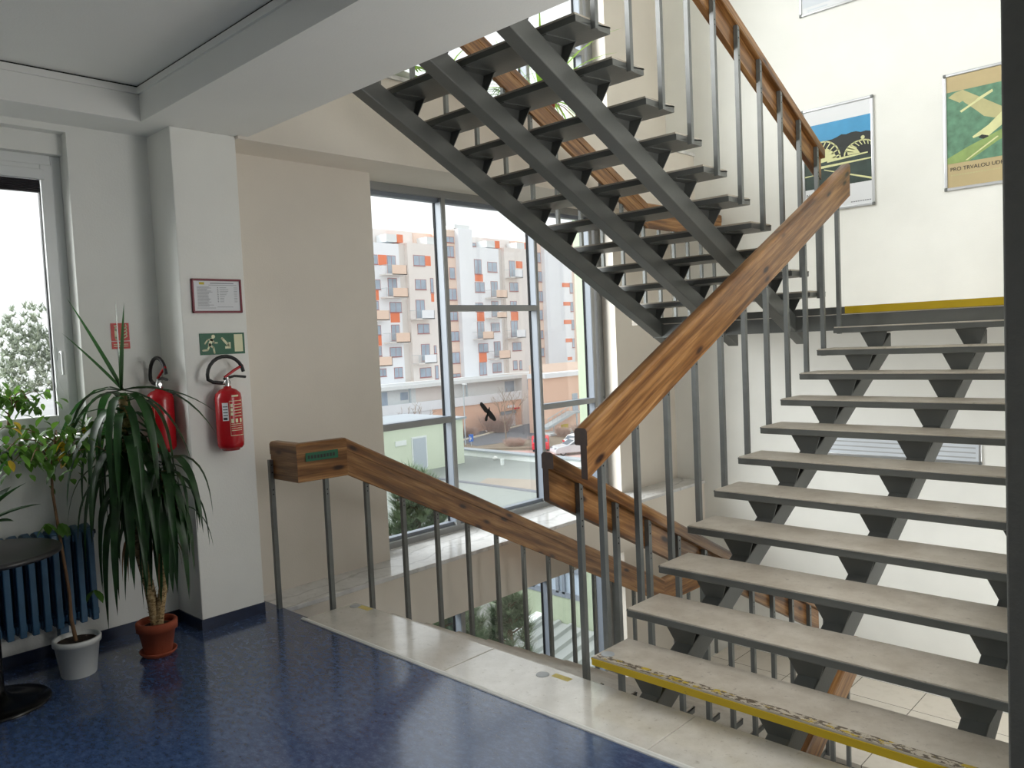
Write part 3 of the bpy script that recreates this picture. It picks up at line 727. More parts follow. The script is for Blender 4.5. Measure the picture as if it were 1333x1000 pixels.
# signs on the column and wall
def notice():
    y0, y1, z0, z1, x = -.785, -.46, 1.968, 2.18, -2.384
    t = thing('framed_notice', 'printed evacuation notice in a dark red frame above the exit sign', 'notice', (x, (y0+y1)/2, z0))
    f = MB().box(x, x+.016, y0, y1, z1-.013, z1).box(x, x+.016, y0, y1, z0, z0+.013).box(x, x+.016, y0, y0+.013, z0, z1).box(x, x+.016, y1-.013, y1, z0, z1)
    obj('frame', f, 'dark_red', t, bevel=.003)
    p = obj('sheet', MB().box(x+.001, x+.008, y0+.012, y1-.012, z0+.012, z1-.012), 'paper', t)
    m = MB(); X = x+.0085
    def ln(a, b, z, h=.0022): m.quad((X, a, z), (X, b, z), (X, b, z+h), (X, a, z+h))
    ln(y0+.12, y1-.05, z1-.03, .005); ln(y0+.11, y1-.03, z1-.04)
    for i in range(20): ln(y0+.035, y0+.035+.105*random.uniform(.6, 1), z1-.052-.0062*i)
    for i in range(9): ln(y0+.165, y0+.172, z1-.056-.011*i, .005); ln(y0+.18, y0+.18+.06*random.uniform(.4, 1), z1-.055-.011*i); ln(y1-.05, y1-.028, z1-.055-.011*i)
    ln(y0+.03, y0+.15, z0+.03); ln(y0+.16, y1-.06, z0+.036)
    obj('print', m, 'ink_grey', p)
    b = MB(); b.quad((X, y0+.05, z1-.036), (X, y0+.083, z1-.036), (X, y0+.083, z1-.022), (X, y0+.05, z1-.022)); obj('badge', b, 'label_yellow', p)
notice()
def disc(m, X, cy, cz, r, n=16):
    m.poly([(X, cy+r*math.cos(6.2832*i/n), cz+r*math.sin(6.2832*i/n)) for i in range(n)])
def limb(m, X, pts, w):
    for (a, b), (c, d) in zip(pts[:-1], pts[1:]):
        v = Vector((c-a, d-b)); n_ = Vector((-v.y, v.x)).normalized()*w/2
        m.poly([(X, a+n_.x, b+n_.y), (X, c+n_.x, d+n_.y), (X, c-n_.x, d-n_.y), (X, a-n_.x, b-n_.y)])
    for a, b in pts: disc(m, X, a, b, w/2, 10)
def exit_sign():
    y0, y1, z0, z1, x = -.752, -.457, 1.708, 1.842, -2.384
    t = thing('exit_sign', 'green emergency exit sign with running figure and arrow down to the right', 'sign', (x, (y0+y1)/2, z0))
    obj('plate', MB().box(x, x+.004, y0, y1, z0, z1), 'sign_green', t)
    m = MB(); X = x+.0046; u = y0; v = z0
    disc(m, X, u+.088, v+.113, .012)
    limb(m, X, [(u+.077, v+.095), (u+.062, v+.062)], .021)
    limb(m, X, [(u+.076, v+.096), (u+.05, v+.094), (u+.032, v+.07)], .009)
    limb(m, X, [(u+.08, v+.095), (u+.092, v+.074), (u+.112, v+.074)], .009)
    limb(m, X, [(u+.064, v+.06), (u+.086, v+.043), (u+.09, v+.012)], .012)
    limb(m, X, [(u+.061, v+.058), (u+.047, v+.03), (u+.017, v+.028)], .011)
    limb(m, X, [(u+.145, v+.1), (u+.185, v+.055)], .015)
    m.poly([(X, u+.2, v+.035), (X, u+.2, v+.075), (X, u+.186, v+.075), (X, u+.186, v+.05), (X, u+.162, v+.05), (X, u+.162, v+.035)])
    m.quad((X, u+.225, v+.014), (X, u+.282, v+.014), (X, u+.282, v+.124), (X, u+.225, v+.124))
    obj('pictogram', m, 'glow_cream', t)
exit_sign()
def fire_sign():
    y0, y1, z0, z1, x = -1.147, -1.04, 1.77, 1.928, XW+.001
    t = thing('fire_extinguisher_sign', 'red sign with white flames on the wall behind the yucca', 'sign', (x, (y0+y1)/2, z0))
    obj('plate', MB().box(x, x+.003, y0, y1, z0+.05, z1).box(x, x+.003, y0, y1, z0, z0+.045), 'sign_red', t)
    m = MB(); X = x+.0036
    for i in range(4): limb(m, X, [(y0+.06+.004*i, z0+.068+.02*i), (y0+.075+.002*i, z0+.066+.02*i), (y0+.092, z0+.076+.02*i), (y0+.088, z0+.088+.02*i)], .006)
    limb(m, X, [(y0+.03, z0+.065), (y0+.03, z0+.12)], .02); limb(m, X, [(y0+.03, z0+.13), (y0+.02, z0+.142), (y0+.036, z0+.142)], .006)
    limb(m, X, [(y0+.012, z0+.028), (y1-.012, z0+.028)], .004); limb(m, X, [(y0+.012, z0+.016), (y1-.012, z0+.016)], .004)
    obj('pictogram', m, 'glow_cream', t)
fire_sign()
def blind():
    t = thing('roller_blind', 'dark pleated blind gathered at the top of the lobby window', 'blind', (-2.81, -1.9, 2.7))
    obj('head_rail', MB().box(-2.825, -2.79, -2.42, -1.425, 2.775, 2.835), 'pvc_white', t, bevel=.006)
    m = MB()
    for i in range(7): m.prism([(-2.82, 2.772-.0105*i), (-2.796, 2.77-.0105*i), (-2.792, 2.765-.0105*i), (-2.796, 2.7615-.0105*i), (-2.82, 2.7618-.0105*i)], 1, -2.4, -1.455)
    obj('pleats', m, 'blind_dark', t)
    obj('cord', MB().tube([(-2.795, -1.46, 2.7), (-2.793, -1.455, 2.3), (-2.793, -1.452, 1.8), (-2.79, -1.44, 1.6), (-2.785, -1.39, 1.47), (-2.787, -1.41, 1.42), (-2.79, -1.44, 1.45), (-2.793, -1.455, 1.6)], .0016, 5), 'pvc_white', t)
blind()
# ------------------------------------------------------------------ frames and posters on the rear wall
YB = 5.1
def snap_frame(name, label, x0, x1, z0, z1, paper, cat='poster'):
    t = thing(name, label, cat, ((x0+x1)/2, YB, z0), 'framed posters on the rear wall' if cat == 'poster' else None); w = .028
    f = MB()
    for a, b, c, d in ((x0, x1, z1-w, z1), (x0, x1, z0, z0+w), (x0, x0+w, z0+w, z1-w), (x1-w, x1, z0+w, z1-w)): f.box(a, b, YB-.016, YB-.001, c, d)
    obj('frame', f, 'alu_silver', t, bevel=.006)
    k = MB()
    for a, c in ((x0, z0), (x1-w, z0), (x0, z1-w), (x1-w, z1-w)): k.box(a-.001, a+w+.001, YB-.0175, YB-.002, c-.001, c+w+.001)
    obj('corner_cap', k, 'steel_bar', t, bevel=.006)
    obj('sheet', MB().box(x0+w-.004, x1-w+.004, YB-.008, YB-.0015, z0+w-.004, z1-w+.004), paper, t)
    return t
def pic(t, name, mat, polys, lay):
    m = MB(); Y = YB-.0084-.0003*lay
    for p in polys: m.poly([(x, Y, z) for x, z in p])
    return obj(name, m, mat, t)
def ring(cx, cz, rx, rz, w, a0, a1, n=14):
    out = []
    for i in range(n):
        b0, b1 = a0+(a1-a0)*i/n, a0+(a1-a0)*(i+1)/n
        out.append([(cx+rx*math.cos(b0), cz+rz*math.sin(b0)), (cx+rx*math.cos(b1), cz+rz*math.sin(b1)), (cx+(rx-w)*math.cos(b1), cz+(rz-w)*math.sin(b1)), (cx+(rx-w)*math.cos(b0), cz+(rz-w)*math.sin(b0))])
    return out
def uvp(t, x0, x1, z0, z1):
    a, b, c, d = x0+.028, x1-.028, z0+.24, z0+.875
    def f(name, mat, polys, lay): return pic(t, name, mat, [[(a+(b-a)*u, c+(d-c)*v) for u, v in P] for P in polys], lay)
    return f
def poster_tunnel():
    x0, x1, z0, z1 = -1.095, -.383, 2.86, 3.905
    t = snap_frame('poster', 'framed poster of a night road with two arched tunnel mouths under blue sky', x0, x1, z0, z1, 'paper')
    f = uvp(t, x0, x1, z0, z1)
    f('picture_sky', 'sky_blue', [[(0, .6), (1, .6), (1, 1), (0, 1)]], 1)
    f('picture_hill', 'night_dark', [[(0, .3), (1, .3), (1, .74)]+[(1-i/14, .735+.012*math.sin(i*2.3)-.03*(i/14)+.05*max(0, math.sin(i*.35))) for i in range(1, 14)]+[(0, .72)]], 2)
    f('picture_road', 'road_green', [[(0, 0), (1, 0), (1, .4), (0, .44)]], 3)
    arc = ring(.29, .42, .27, .31, .022, .0, 3.14)+ring(.86, .43, .26, .21, .02, .0, 3.14)
    for i in range(10):
        n = .15+i*.3
        arc.append([(.29+.27*math.cos(n), .42+.31*math.sin(n)), (.29+.27*math.cos(n+.07), .42+.31*math.sin(n+.07)), (.25+.19*math.cos(n+.07), .40+.22*math.sin(n+.07)), (.25+.19*math.cos(n), .40+.22*math.sin(n))])
        n = .4+i*.26
        arc.append([(.86+.26*math.cos(n), .43+.21*math.sin(n)), (.86+.26*math.cos(n+.07), .43+.21*math.sin(n+.07)), (.9+.17*math.cos(n+.07), .42+.14*math.sin(n+.07)), (.9+.17*math.cos(n), .42+.14*math.sin(n))])
    arc = [[(min(1, max(0, u)), v) for u, v in P] for P in arc]
    f('picture_arches', 'pale_yellow', arc+[[(.12, .38), (.5, .42), (.46, .52), (.36, .6), (.22, .58)], [(.66, .44), (.84, .44), (.78, .54), (.7, .57), (.65, .52)]], 4)
    f('picture_lights', 'pale_yellow', [[(.2, .3), (1, .33), (1, .35), (.2, .34)], [(.35, .38), (.95, .42), (.95, .44), (.35, .42)], [(.3, .27), (1, .02), (1, .05), (.3, .285)], [(0, .2), (.25, .22), (.25, .23), (0, .22)], [(.883+.03*math.cos(k*.7), .667+.03*math.sin(k*.7)) for k in range(9)]], 5)
    flat_text('caption', 'NOVÁ', .045, (x0+.04, YB-.0092, z0+.165), (math.pi/2, 0, 0), 'ink', t)
    pic(t, 'fine_print', 'ink_grey', [[(x1-.23+.022*i, z0+.055), (x1-.23+.022*i+.017, z0+.055), (x1-.23+.022*i+.017, z0+.064), (x1-.23+.022*i, z0+.064)] for i in range(9)], 1)
poster_tunnel()
def poster_plane():
    x0, x1, z0, z1 = .225, .94, 2.885, 3.925
    t = snap_frame('poster', 'framed sand coloured poster with green aerial picture beside the pillar', x0, x1, z0, z1, 'sand')
    f = uvp(t, x0, x1, z0, z1)
    f('picture_sea', 'sea_green', [[(0, 0), (1, 0), (1, 1), (0, 1)]], 1)
    f('picture_beach', 'wing_sand', [[(.1, .98), (.2, 1), (.45, .82), (.75, .6), (1, .45), (1, .2), (.75, .4), (.6, .52), (.45, .58), (.36, .68), (.22, .82)], [(.02, .93), (.1, .98), (.2, .85), (.16, .83)]], 2)
    f('picture_wing', 'pale_yellow', [[(.16, .715), (.18, .69), (.36, .79), (.56, .89), (.55, .925), (.38, .845), (.34, .81)], [(.31, .33), (.32, .305), (.42, .33), (.5, .3), (.66, .42), (.66, .6), (.5, .45)]], 3)
    f('picture_field', 'wing_green', [[(0, .08), (.25, .2), (.5, .3), (.8, .42), (1, .5), (1, .36), (.62, .22), (.26, 0), (0, 0)]], 4)
    f('picture_track', 'pale_yellow', [[(.22, .02), (.25, .02), (.62, .27), (.6, .28)]], 5)
    f('picture_shade', 'night_dark', [[(.42, .335), (.5, .305), (.5, .29), (.44, .27), (.38, .3)]], 5)
    flat_text('caption', 'PRO TRVALOU UDRŽITELNOST', .047, (x0+.05, YB-.0092, z0+.172), (math.pi/2, 0, 0), 'ink', t)
    pic(t, 'fine_print', 'wing_sand', [[(x0+.055+.022*i, z0+.13), (x0+.055+.022*i+.017, z0+.13), (x0+.055+.022*i+.017, z0+.14), (x0+.055+.022*i, z0+.14)] for i in range(18)], 1)
poster_plane()
t = snap_frame('poster', 'framed poster cut by the top of the picture, highest on the rear wall', -1.085, -.37, 4.83, 5.87, 'paper')
pic(t, 'picture_band', 'panel_blue', [[(-1.05, 4.91), (-.41, 4.91), (-.41, 5.5), (-1.05, 5.5)], [(-1.0, 4.87), (-.8, 4.87), (-.8, 4.885), (-1.0, 4.885)]], 1)
t = snap_frame('display_panel', 'low pale blue framed panel on the rear wall behind the stair treads', -.95, .5, .395, .67, 'panel_blue', 'panel')
pic(t, 'stripe', 'silver_grey', [[(-.9, .45+.045*i), (.45, .45+.045*i), (.45, .462+.045*i), (-.9, .462+.045*i)] for i in range(4)], 1)
# ------------------------------------------------------------------ small things on the stairs
t = thing('rail_label', 'small dark green label stuck on the wooden railing', 'label', (-2.0, -.16, 1.0))
t.location = (-2.055, -.17, 1.0)
lm = MB(); A_, B_ = Vector((-2.055, -.325, 0)), Vector((-2.02, .03, 0)); dv = (B_-A_).normalized(); nv = Vector((dv.y, -dv.x, 0))
def onseg(s_, z, o): p = A_+dv*s_+nv*o; return (p.x, p.y, z)
lm.quad(onseg(.06, 1.0, .0015), onseg(.29, 1.0, .0015), onseg(.29, 1.055, .0015), onseg(.06, 1.055, .0015))
obj('plate', lm, 'sign_green', t)
lm = MB()
for i in range(9): lm.quad(onseg(.075+.022*i, 1.015, .002), onseg(.09+.022*i, 1.015, .002), onseg(.09+.022*i, 1.037, .002), onseg(.075+.022*i, 1.037, .002))
obj('print', lm, 'night_dark', t)
def floor_disc(x, y, z, label):
    t = thing('floor_disc', label, 'disc', (x, y, z), 'metal floor discs')
    obj('plate', MB().lathe((x, y, z), [(.034, 0), (.034, .002), (.03, .003), (0, .003)], 24), 'silver_grey', t)
floor_disc(-.284, -.045, .003, 'round metal disc set in the marble strip near the yellow step')
floor_disc(-1.985, -.0, .003, 'round metal disc at the far end of the marble strip')
floor_disc(.05, .07, .155, 'round metal disc on the corner of the yellow step')
tag(obj('tape_strip', MB().box(-.24, -.13, -.03, .01, .003, .0036), 'yellow_tape'), 'worn yellow tape patch beside the metal disc on the marble strip', 'tape')
tag(obj('tape_strip', MB().box(-1.96, -1.84, -.005, .04, .003, .0036), 'yellow_tape'), 'worn yellow tape patch at the far end of the marble strip', 'tape')
def bird_mesh():
    m = MB()
    for P in ([(0, .145), (.02, .15), (.06, .118), (.1, .075), (.115, .05), (.085, .035), (.055, .05), (.02, .09), (-.005, .125)],
              [(.1, .07), (.115, .05), (.085, .035), (.09, .015), (.125, -.02), (.165, -.045), (.195, -.05), (.205, -.035), (.185, .0), (.15, .04), (.125, .062)],
              [(.1, .06), (.085, .035), (.065, .01), (.05, -.015), (.055, -.035), (.072, -.04), (.088, -.03), (.092, -.005), (.105, .03)],
              [(.1, .07), (.118, .092), (.128, .09), (.124, .06), (.11, .045)]):
        m.poly([(-3.0395, 2.245+y, .99+z) for y, z in P])
    return m
tag(obj('bird_sticker', bird_mesh(), 'bird_black'),
    'black bird silhouette stuck on the middle pane of the stair window', 'sticker')
# ------------------------------------------------------------------ plants on the upper ledge
def fan_plant(name, label, c, n, L, w, droop, e0, e1, mat, pm='terracotta', ph=.2, dead=0):
    c = Vector(c); t = thing(name, label, 'plant', c)
    obj('pot', MB().lathe(c, pot_profile(.08, .115, ph, .012, .04), 28), pm, t)
    obj('soil', MB().lathe(c, [(0, ph-.02), (.095, ph-.022)], 20), 'soil', t)
    m = MB()
    for i in range(n):
        an = i*2.4+.3; e = random.uniform(e0, e1); l_ = L*random.uniform(.7, 1.1); o = Vector((math.cos(an)*math.cos(e), math.sin(an)*math.cos(e), math.sin(e)))
        if c.x+o.x*l_ < -2.9: o.x *= .35
        m.leaf(c+Vector((0, 0, ph-.02)), o, l_, w, droop*random.uniform(.7, 1.3), 7)
    obj('foliage', m.keep(ledge_clear), mat, t)
    if dead:
        m = MB()
        for i in range(dead):
            an = random.random()*6.28; m.leaf(c+Vector((0, 0, ph)), (math.cos(an)*.8, math.sin(an)*.8, .6), L*.8, .012, 2.6, 6)
        obj('dry_leaves', m.keep(ledge_clear), 'leaf_dead', t)
fan_plant('potted_plant', 'broad leaved green plant on the upper ledge left of the overhead flight', (-2.56, 1.04, ST), 24, .46, .085, 1.4, .3, 1.3, 'leaf_bright', 'pot_white', .1)
fan_plant('potted_plant', 'yellow green plant in a red pot on the upper ledge', (-2.62, 1.62, ST), 30, .45, .02, 1.6, .4, 1.3, 'leaf_bright', 'dark_red', .2, 20)
fan_plant('potted_plant', 'grassy plant with dry blades on the upper ledge behind the treads', (-2.6, 2.35, ST), 60, .4, .018, 2.4, .3, 1.4, 'leaf_green', 'terracotta', .18, 130)
fan_plant('potted_plant', 'tall plant with long green blades above the overhead flight', (-2.58, 2.8, ST), 26, .95, .035, 1.2, .5, 1.45, 'leaf_bright', 'terracotta', .2, 14)
# ------------------------------------------------------------------ outside: ground, podium and apartment block
WIN= [(54.58, 55.38, 11.43, 12.59), (56.76, 58.07, 10.34, 12.6), (54.76, 55.61, 8.44, 9.64), (56.71, 58.11, 7.67, 9.87), (54.76, 55.19, 6.0, 7.1), (56.81, 58.62, 5.71, 6.97), (56.85, 58.13, 2.29, 4.22), (54.68, 55.32, 3.03, 4.2), (54.64, 55.27, 0.48, 1.68), (56.47, 58.28, 0.29, 1.49), (54.76, 55.79, -1.97, -1.03), (56.96, 58.29, -2.29, -0.99), (60.86, 62.73, 11.5, 12.83), (60.94, 62.76, 8.54, 9.83), (63.42, 63.95, 8.16, 10.02), (60.87, 62.32, 4.89, 7.27), (60.97, 62.9, 3.02, 4.25), (61.38, 62.8, -0.43, 1.71), (63.49, 63.93, 0.4, 1.47), (60.98, 62.87, -2.5, -1.27), (63.48, 64.07, -3.1, -1.08), (66.69, 68.2, 14.74, 15.54), (66.77, 68.1, 12.86, 14.34), (67.12, 68.1, 10.04, 11.53), (66.76, 68.22, 7.26, 8.79), (66.75, 68.22, 4.56, 5.78), (66.76, 68.29, 1.89, 3.2), (66.77, 68.24, -1.04, 0.46), (66.79, 68.2, -3.08, -2.36), (71.28, 72.64, 10.75, 12.74), (71.23, 73.05, 8.34, 9.69), (73.75, 75.62, 11.11, 12.48), (74.22, 75.56, 7.73, 9.86), (70.93, 72.61, 5.71, 6.92), (71.3, 72.6, 2.12, 4.4), (73.88, 75.62, 2.94, 4.17), (74.17, 75.52, 4.98, 7.16), (71.35, 73.18, 0.21, 1.43), (74.3, 75.58, -0.43, 1.62), (71.35, 72.72, -3.2, -1.09), (73.86, 75.62, -2.61, -1.33), (78.02, 79.21, 10.45, 12.82), (77.92, 79.69, 8.53, 9.79), (77.89, 79.23, 5.72, 7.17), (77.82, 79.23, 2.12, 4.41), (77.96, 79.8, 0.17, 1.39), (77.93, 78.84, -2.49, -1.18), (79.2, 79.78, -2.55, -1.23), (84.17, 85.18, 12.82, 14.3), (84.29, 85.31, 10.02, 11.56), (84.21, 85.33, 7.13, 8.68), (84.23, 85.15, 4.44, 5.92), (84.05, 85.07, 1.73, 2.94), (84.19, 85.1, -0.91, 0.37), (90.74, 91.51, 8.41, 9.95), (90.73, 91.44, 5.61, 7.08), (90.82, 91.48, 2.88, 4.35), (90.82, 91.39, 0.13, 1.53), (70.9, 71.73, 14.41, 14.91)]
PAN= [(55.46, 56.71, 11.37, 12.61), (62.77, 63.68, 11.55, 12.79), (54.68, 55.27, 7.17, 8.37), (56.85, 58.26, 4.49, 5.64), (63.46, 63.93, 7.03, 8.05), (54.68, 55.32, 1.75, 2.96), (71.31, 72.8, 9.78, 10.75), (79.47, 80.76, 11.81, 12.79), (71.36, 72.72, 4.45, 5.71), (77.94, 79.42, 4.46, 5.67), (71.39, 72.83, -1.09, 0.12), (88.99, 90.77, 9.29, 9.92), (89.13, 90.76, 6.52, 7.08), (89.07, 90.85, 3.74, 4.37), (89.32, 90.84, 1.0, 1.56), (89.58, 90.67, -1.73, -1.24)]
BALP= [(56.49, 58.72, 10.16, 11.33), (56.48, 58.72, 7.44, 8.58), (53.72, 55.74, 4.74, 5.89), (56.58, 58.74, 2.0, 3.18), (53.84, 55.79, -0.7, 0.39), (74.0, 76.09, 7.5, 8.58), (71.09, 73.11, 1.98, 3.0), (73.95, 75.83, 4.77, 5.57), (74.01, 76.18, -0.79, 0.34)]
BALW= [(60.76, 62.78, 4.79, 5.9), (60.85, 62.82, -0.73, 0.35), (77.86, 79.41, 10.34, 11.45), (77.67, 79.51, 1.98, 3.09)]
GZ = -9.6
struct('ground', MB().box(-130, 0, -90, 160, GZ-.5, GZ), 'earth')
struct('road', MB().box(-69.5, -40, 30, 54.8, GZ, GZ+.02).prism([(-69.9, 60), (-69.9, 100), (-50, 100), (-60, 56)], 2, GZ, GZ+.03).prism([(-64, 30), (-64, 57), (-69.9, 76), (-69.9, 30)], 2, GZ, GZ+.01), 'asphalt', label='grey asphalt yard in front of the apartment block')
struct('road_parking', MB().prism([(-57, 53.5), (-40, 62), (-40, 48), (-52, 48)], 2, GZ+.02, GZ+.05), 'red_paving', label='reddish parking bays')
struct('kerb', MB().prism([(-64, 54), (-63.6, 54), (-69.0, 73), (-69.4, 73)], 2, GZ, GZ+.15), 'kerb_stone')
struct('ground_planter', MB().prism([(-57.5, 54.2), (-50, 58.5), (-50, 61), (-58.5, 58.8), (-58.8, 56)], 2, GZ+.02, GZ+.16), 'earth')
def apartment():
    X = -75.0
    t = thing('apartment_building', 'large white, beige and peach apartment block across the yard', 'building', (X, 70, -3.4))
    zb = -2.9
    def wall(nm, y0, y1, z1, mat, x=X, z0=zb): obj(nm, MB().box(x-12, x, y0, y1, z0, z1), mat, t)
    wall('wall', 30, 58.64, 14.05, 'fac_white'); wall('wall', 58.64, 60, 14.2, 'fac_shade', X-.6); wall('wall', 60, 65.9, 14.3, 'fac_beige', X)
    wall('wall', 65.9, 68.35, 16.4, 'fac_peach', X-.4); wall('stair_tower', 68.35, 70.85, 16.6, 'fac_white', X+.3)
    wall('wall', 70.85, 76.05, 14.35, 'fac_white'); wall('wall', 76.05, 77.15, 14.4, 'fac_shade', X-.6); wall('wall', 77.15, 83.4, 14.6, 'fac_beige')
    wall('wall', 83.4, 85.3, 16.4, 'fac_peach', X-.4); wall('stair_tower', 85.3, 91.4, 16.8, 'fac_white', X+.3); wall('wall', 91.4, 92.6, 16.6, 'fac_peach', X+.3); wall('wall', 92.6, 110, 16.6, 'fac_white')
    for a, b in ((30, 54.6), (54.6, 62.9), (71, 80.9)): obj('penthouse', MB().box(X-11, X-2.4, a, b, 14, 16.1), 'fac_beige', t)
    obj('penthouse', MB().box(X-11, X-2.2, 62.9, 65.9, 14, 16.0), 'fac_peach', t); obj('penthouse', MB().box(X-11, X-2.2, 80.9, 83.4, 14, 16.0), 'fac_peach', t)
    for y0, y1, z0, z1 in WIN:
        z0 = max(z0, -2.85); xo = X+.3 if (68.35 < y0 < 70.85 or y0 > 85.3) else (X-.4 if (65.9 < y0 < 68.3 or 83.4 < y0 < 85.3) else X)
        m = MB().box(xo-.1, xo+.03, y0, y1, z0, z1, 0)
        k = 2 if y1-y0 > 1.0 else 1; g = .07
        for i in range(k):
            a = y0+g+(y1-y0-g)*i/k; b = y0+(y1-y0-g)*(i+1)/k
            m.box(xo+.02, xo+.035, a, b, z0+g, z1-g, 1)
        m.box(xo, xo+.1, y0-.03, y1+.03, z0-.06, z0, 0)
        obj('window', m, ['win_frame', 'win_glass'], t)
    for y0, y1, z0, z1 in PAN:
        xo = X+.3 if y0 > 85.3 else X
        obj('orange_panel', MB().box(xo-.05, xo+.025, y0, y1, z0, z1), 'fac_orange', t)
    for L_, mat in ((BALP, 'balcony_peach'), (BALW, 'fac_white')):
        for y0, y1, z0, z1 in L_:
            yl = y0-.95
            m = MB().box(X-.1, X+1.3, yl, y1, z0-.05, z0+.1, 0).box(X+1.24, X+1.3, y0, y1, z0, z1, 1).box(X, X+1.3, y1-.06, y1, z0, z1, 1)
            for i in range(7): m.box(X+1.25, X+1.28, yl+.15*i, yl+.15*i+.03, z0, z1, 2)
            m.box(X+1.24, X+1.29, yl, y0, z1-.04, z1, 2).box(X, X+1.29, yl, yl+.03, z1-.04, z1, 2)
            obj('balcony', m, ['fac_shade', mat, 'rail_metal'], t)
    for y, z in ((57.0, 14.3), (63.4, 14.35), (74, 14.5), (80, 14.6)):
        obj('roof_terrace', MB().box(X-2.2, X-.2, y, y+1.6, z, z+.9, 0).box(X-2.2, X-.25, y+1.7, y+2.6, z, z+.95, 1), ['fac_grey', 'fac_orange'], t)
    for y, z in ((55.4, 16.1), (74.0, 16.1)):
        obj('vent', MB().tube([(X-4, y, z), (X-4, y, z+.9)], .15, 8).tube([(X-4, y-.6, z+.9), (X-4, y+.7, z+1.1)], .2, 6), 'fac_grey', t)
    obj('roof_cap', MB().box(X-5, X+.1, 67.9, 70.6, 16.6, 17.1), 'fac_grey', t)
apartment()
def podium():
    X = -70.0
    t = thing('podium_building', 'low gallery building with white parapet in front of the apartment block', 'building', (X, 65, GZ))
    obj('wall', MB().box(X-5, X, 30, 58.5, GZ, -6.1), 'fac_white', t); obj('wall', MB().box(X-5, X, 58.5, 69.8, GZ, -6.1).box(X-5, X, 69.8, 73.9, -7.5, -6.1).box(X-5, X, 73.1, 73.9, GZ, -7.5), 'fac_salmon', t)
    obj('garage_door', MB().box(X-.6, X-.4, 69.8, 73.1, GZ, -7.9), 'fac_white', t); obj('garage_lintel', MB().box(X-.6, X-.2, 69.8, 73.1, -7.95, -7.5), 'win_glass', t)
    obj('parapet', MB().box(X-.2, X+.12, 30, 73.95, -6.15, -5.05), 'fac_white', t)
    obj('gallery_wall', MB().box(X-5, X-.9, 30, 56.8, -6.1, -3.1, 0).box(X-5, X-.9, 58.5, 61.4, -6.1, -3.1, 1).box(X-5, X-.9, 56.8, 58.5, -6.1, -3.1, 1).box(X-5, X-.9, 61.4, 74, -6.1, -3.1, 0), ['fac_grey', 'fac_beige'], t)
    obj('canopy', MB().box(X-5, X+.4, 30, 73.9, -3.35, -2.95), 'fac_grey', t)
    for y in (55.2, 61.2, 64.2): obj('column', MB().box(X-.2, X, y, y+.18, -5.1, -3.3), 'rail_metal', t)
    for y0, y1, z0, z1 in ((54.5, 55.6, -4.7, -3.8), (71.9, 73.6, -5.1, -3.7), (51.5, 52.6, -5.1, -3.6)): obj('window', MB().box(X-.92, X-.85, y0, y1, z0, z1), 'win_glass', t)
    for y in (50.2, 53.2, 56.0): obj('window', MB().box(X-.02, X+.03, y, y+1.9, -8.2, -7.4), 'win_glass', t)
    obj('end_block', MB().box(X-5, X+.3, 73.95, 80, GZ, -2.95), 'fac_beige', t); obj('window', MB().box(X+.28, X+.35, 75.0, 76.0, -5.0, -3.6), 'win_glass', t)
    for i in range(3): obj('wall_letter', MB().lathe((X+.05, 71.4+.5*i, -6.95), [(.2, 0), (.2, .06)], 10, axis='x'), 'fac_white', t)
    obj('sign_board', MB().box(X, X+.2, 72.2, 73.4, -7.4, -7.2), 'car_red', t)
podium()
def salmon():
    X = -60.0
    t = thing('salmon_building', 'salmon walled building with outside metal stairs at the right of the view', 'building', (X, 70, GZ))
    obj('wall', MB().box(X-2.5, X, 67.3, 90, GZ-.2, -3.0), 'fac_salmon', t); obj('roof_edge', MB().box(X-2.5, X+.3, 67.2, 90, -3.0, -2.45), 'fac_white', t)
    obj('terrace_rail', MB().box(X-2.2, X-2.1, 67.3, 90, -2.45, -1.4, 0), 'balcony_peach', t)
    obj('door', MB().box(X, X+.05, 72.5, 73.5, -7.4, -5.2), 'win_glass', t)
    s = MB().prism([(66.2, -8.9), (71.1, -7.5), (73.6, -7.5), (73.6, -7.3), (71.1, -7.2), (66.2, -8.6)], 0, X+.3, X+1.4)
    for i in range(9): s.box(X+1.36, X+1.4, 66.3+.8*i, 66.34+.8*i, -8.5+min(1.3, .23*i), -7.6+min(1.3, .23*i))
    s.prism([(66.2, -7.7), (71.1, -6.3), (73.6, -6.3), (73.6, -6.22), (71.1, -6.22), (66.2, -7.62)], 0, X+1.36, X+1.4)
    s.box(X+1.3, X+1.4, 71.5, 71.7, GZ, -7.4).box(X+1.3, X+1.4, 67.2, 67.35, GZ, -8.6)
    obj('outside_stairs', s, 'rail_metal', t)
    obj('yellow_patch', MB().box(X, X+.04, 70.2, 71.5, GZ+.1, -8.8), 'label_yellow', t)
    obj('plinth', MB().box(X+.02, X+1.9, 66, 74.5, GZ-.2, GZ+.25), 'fac_grey', t)
salmon()
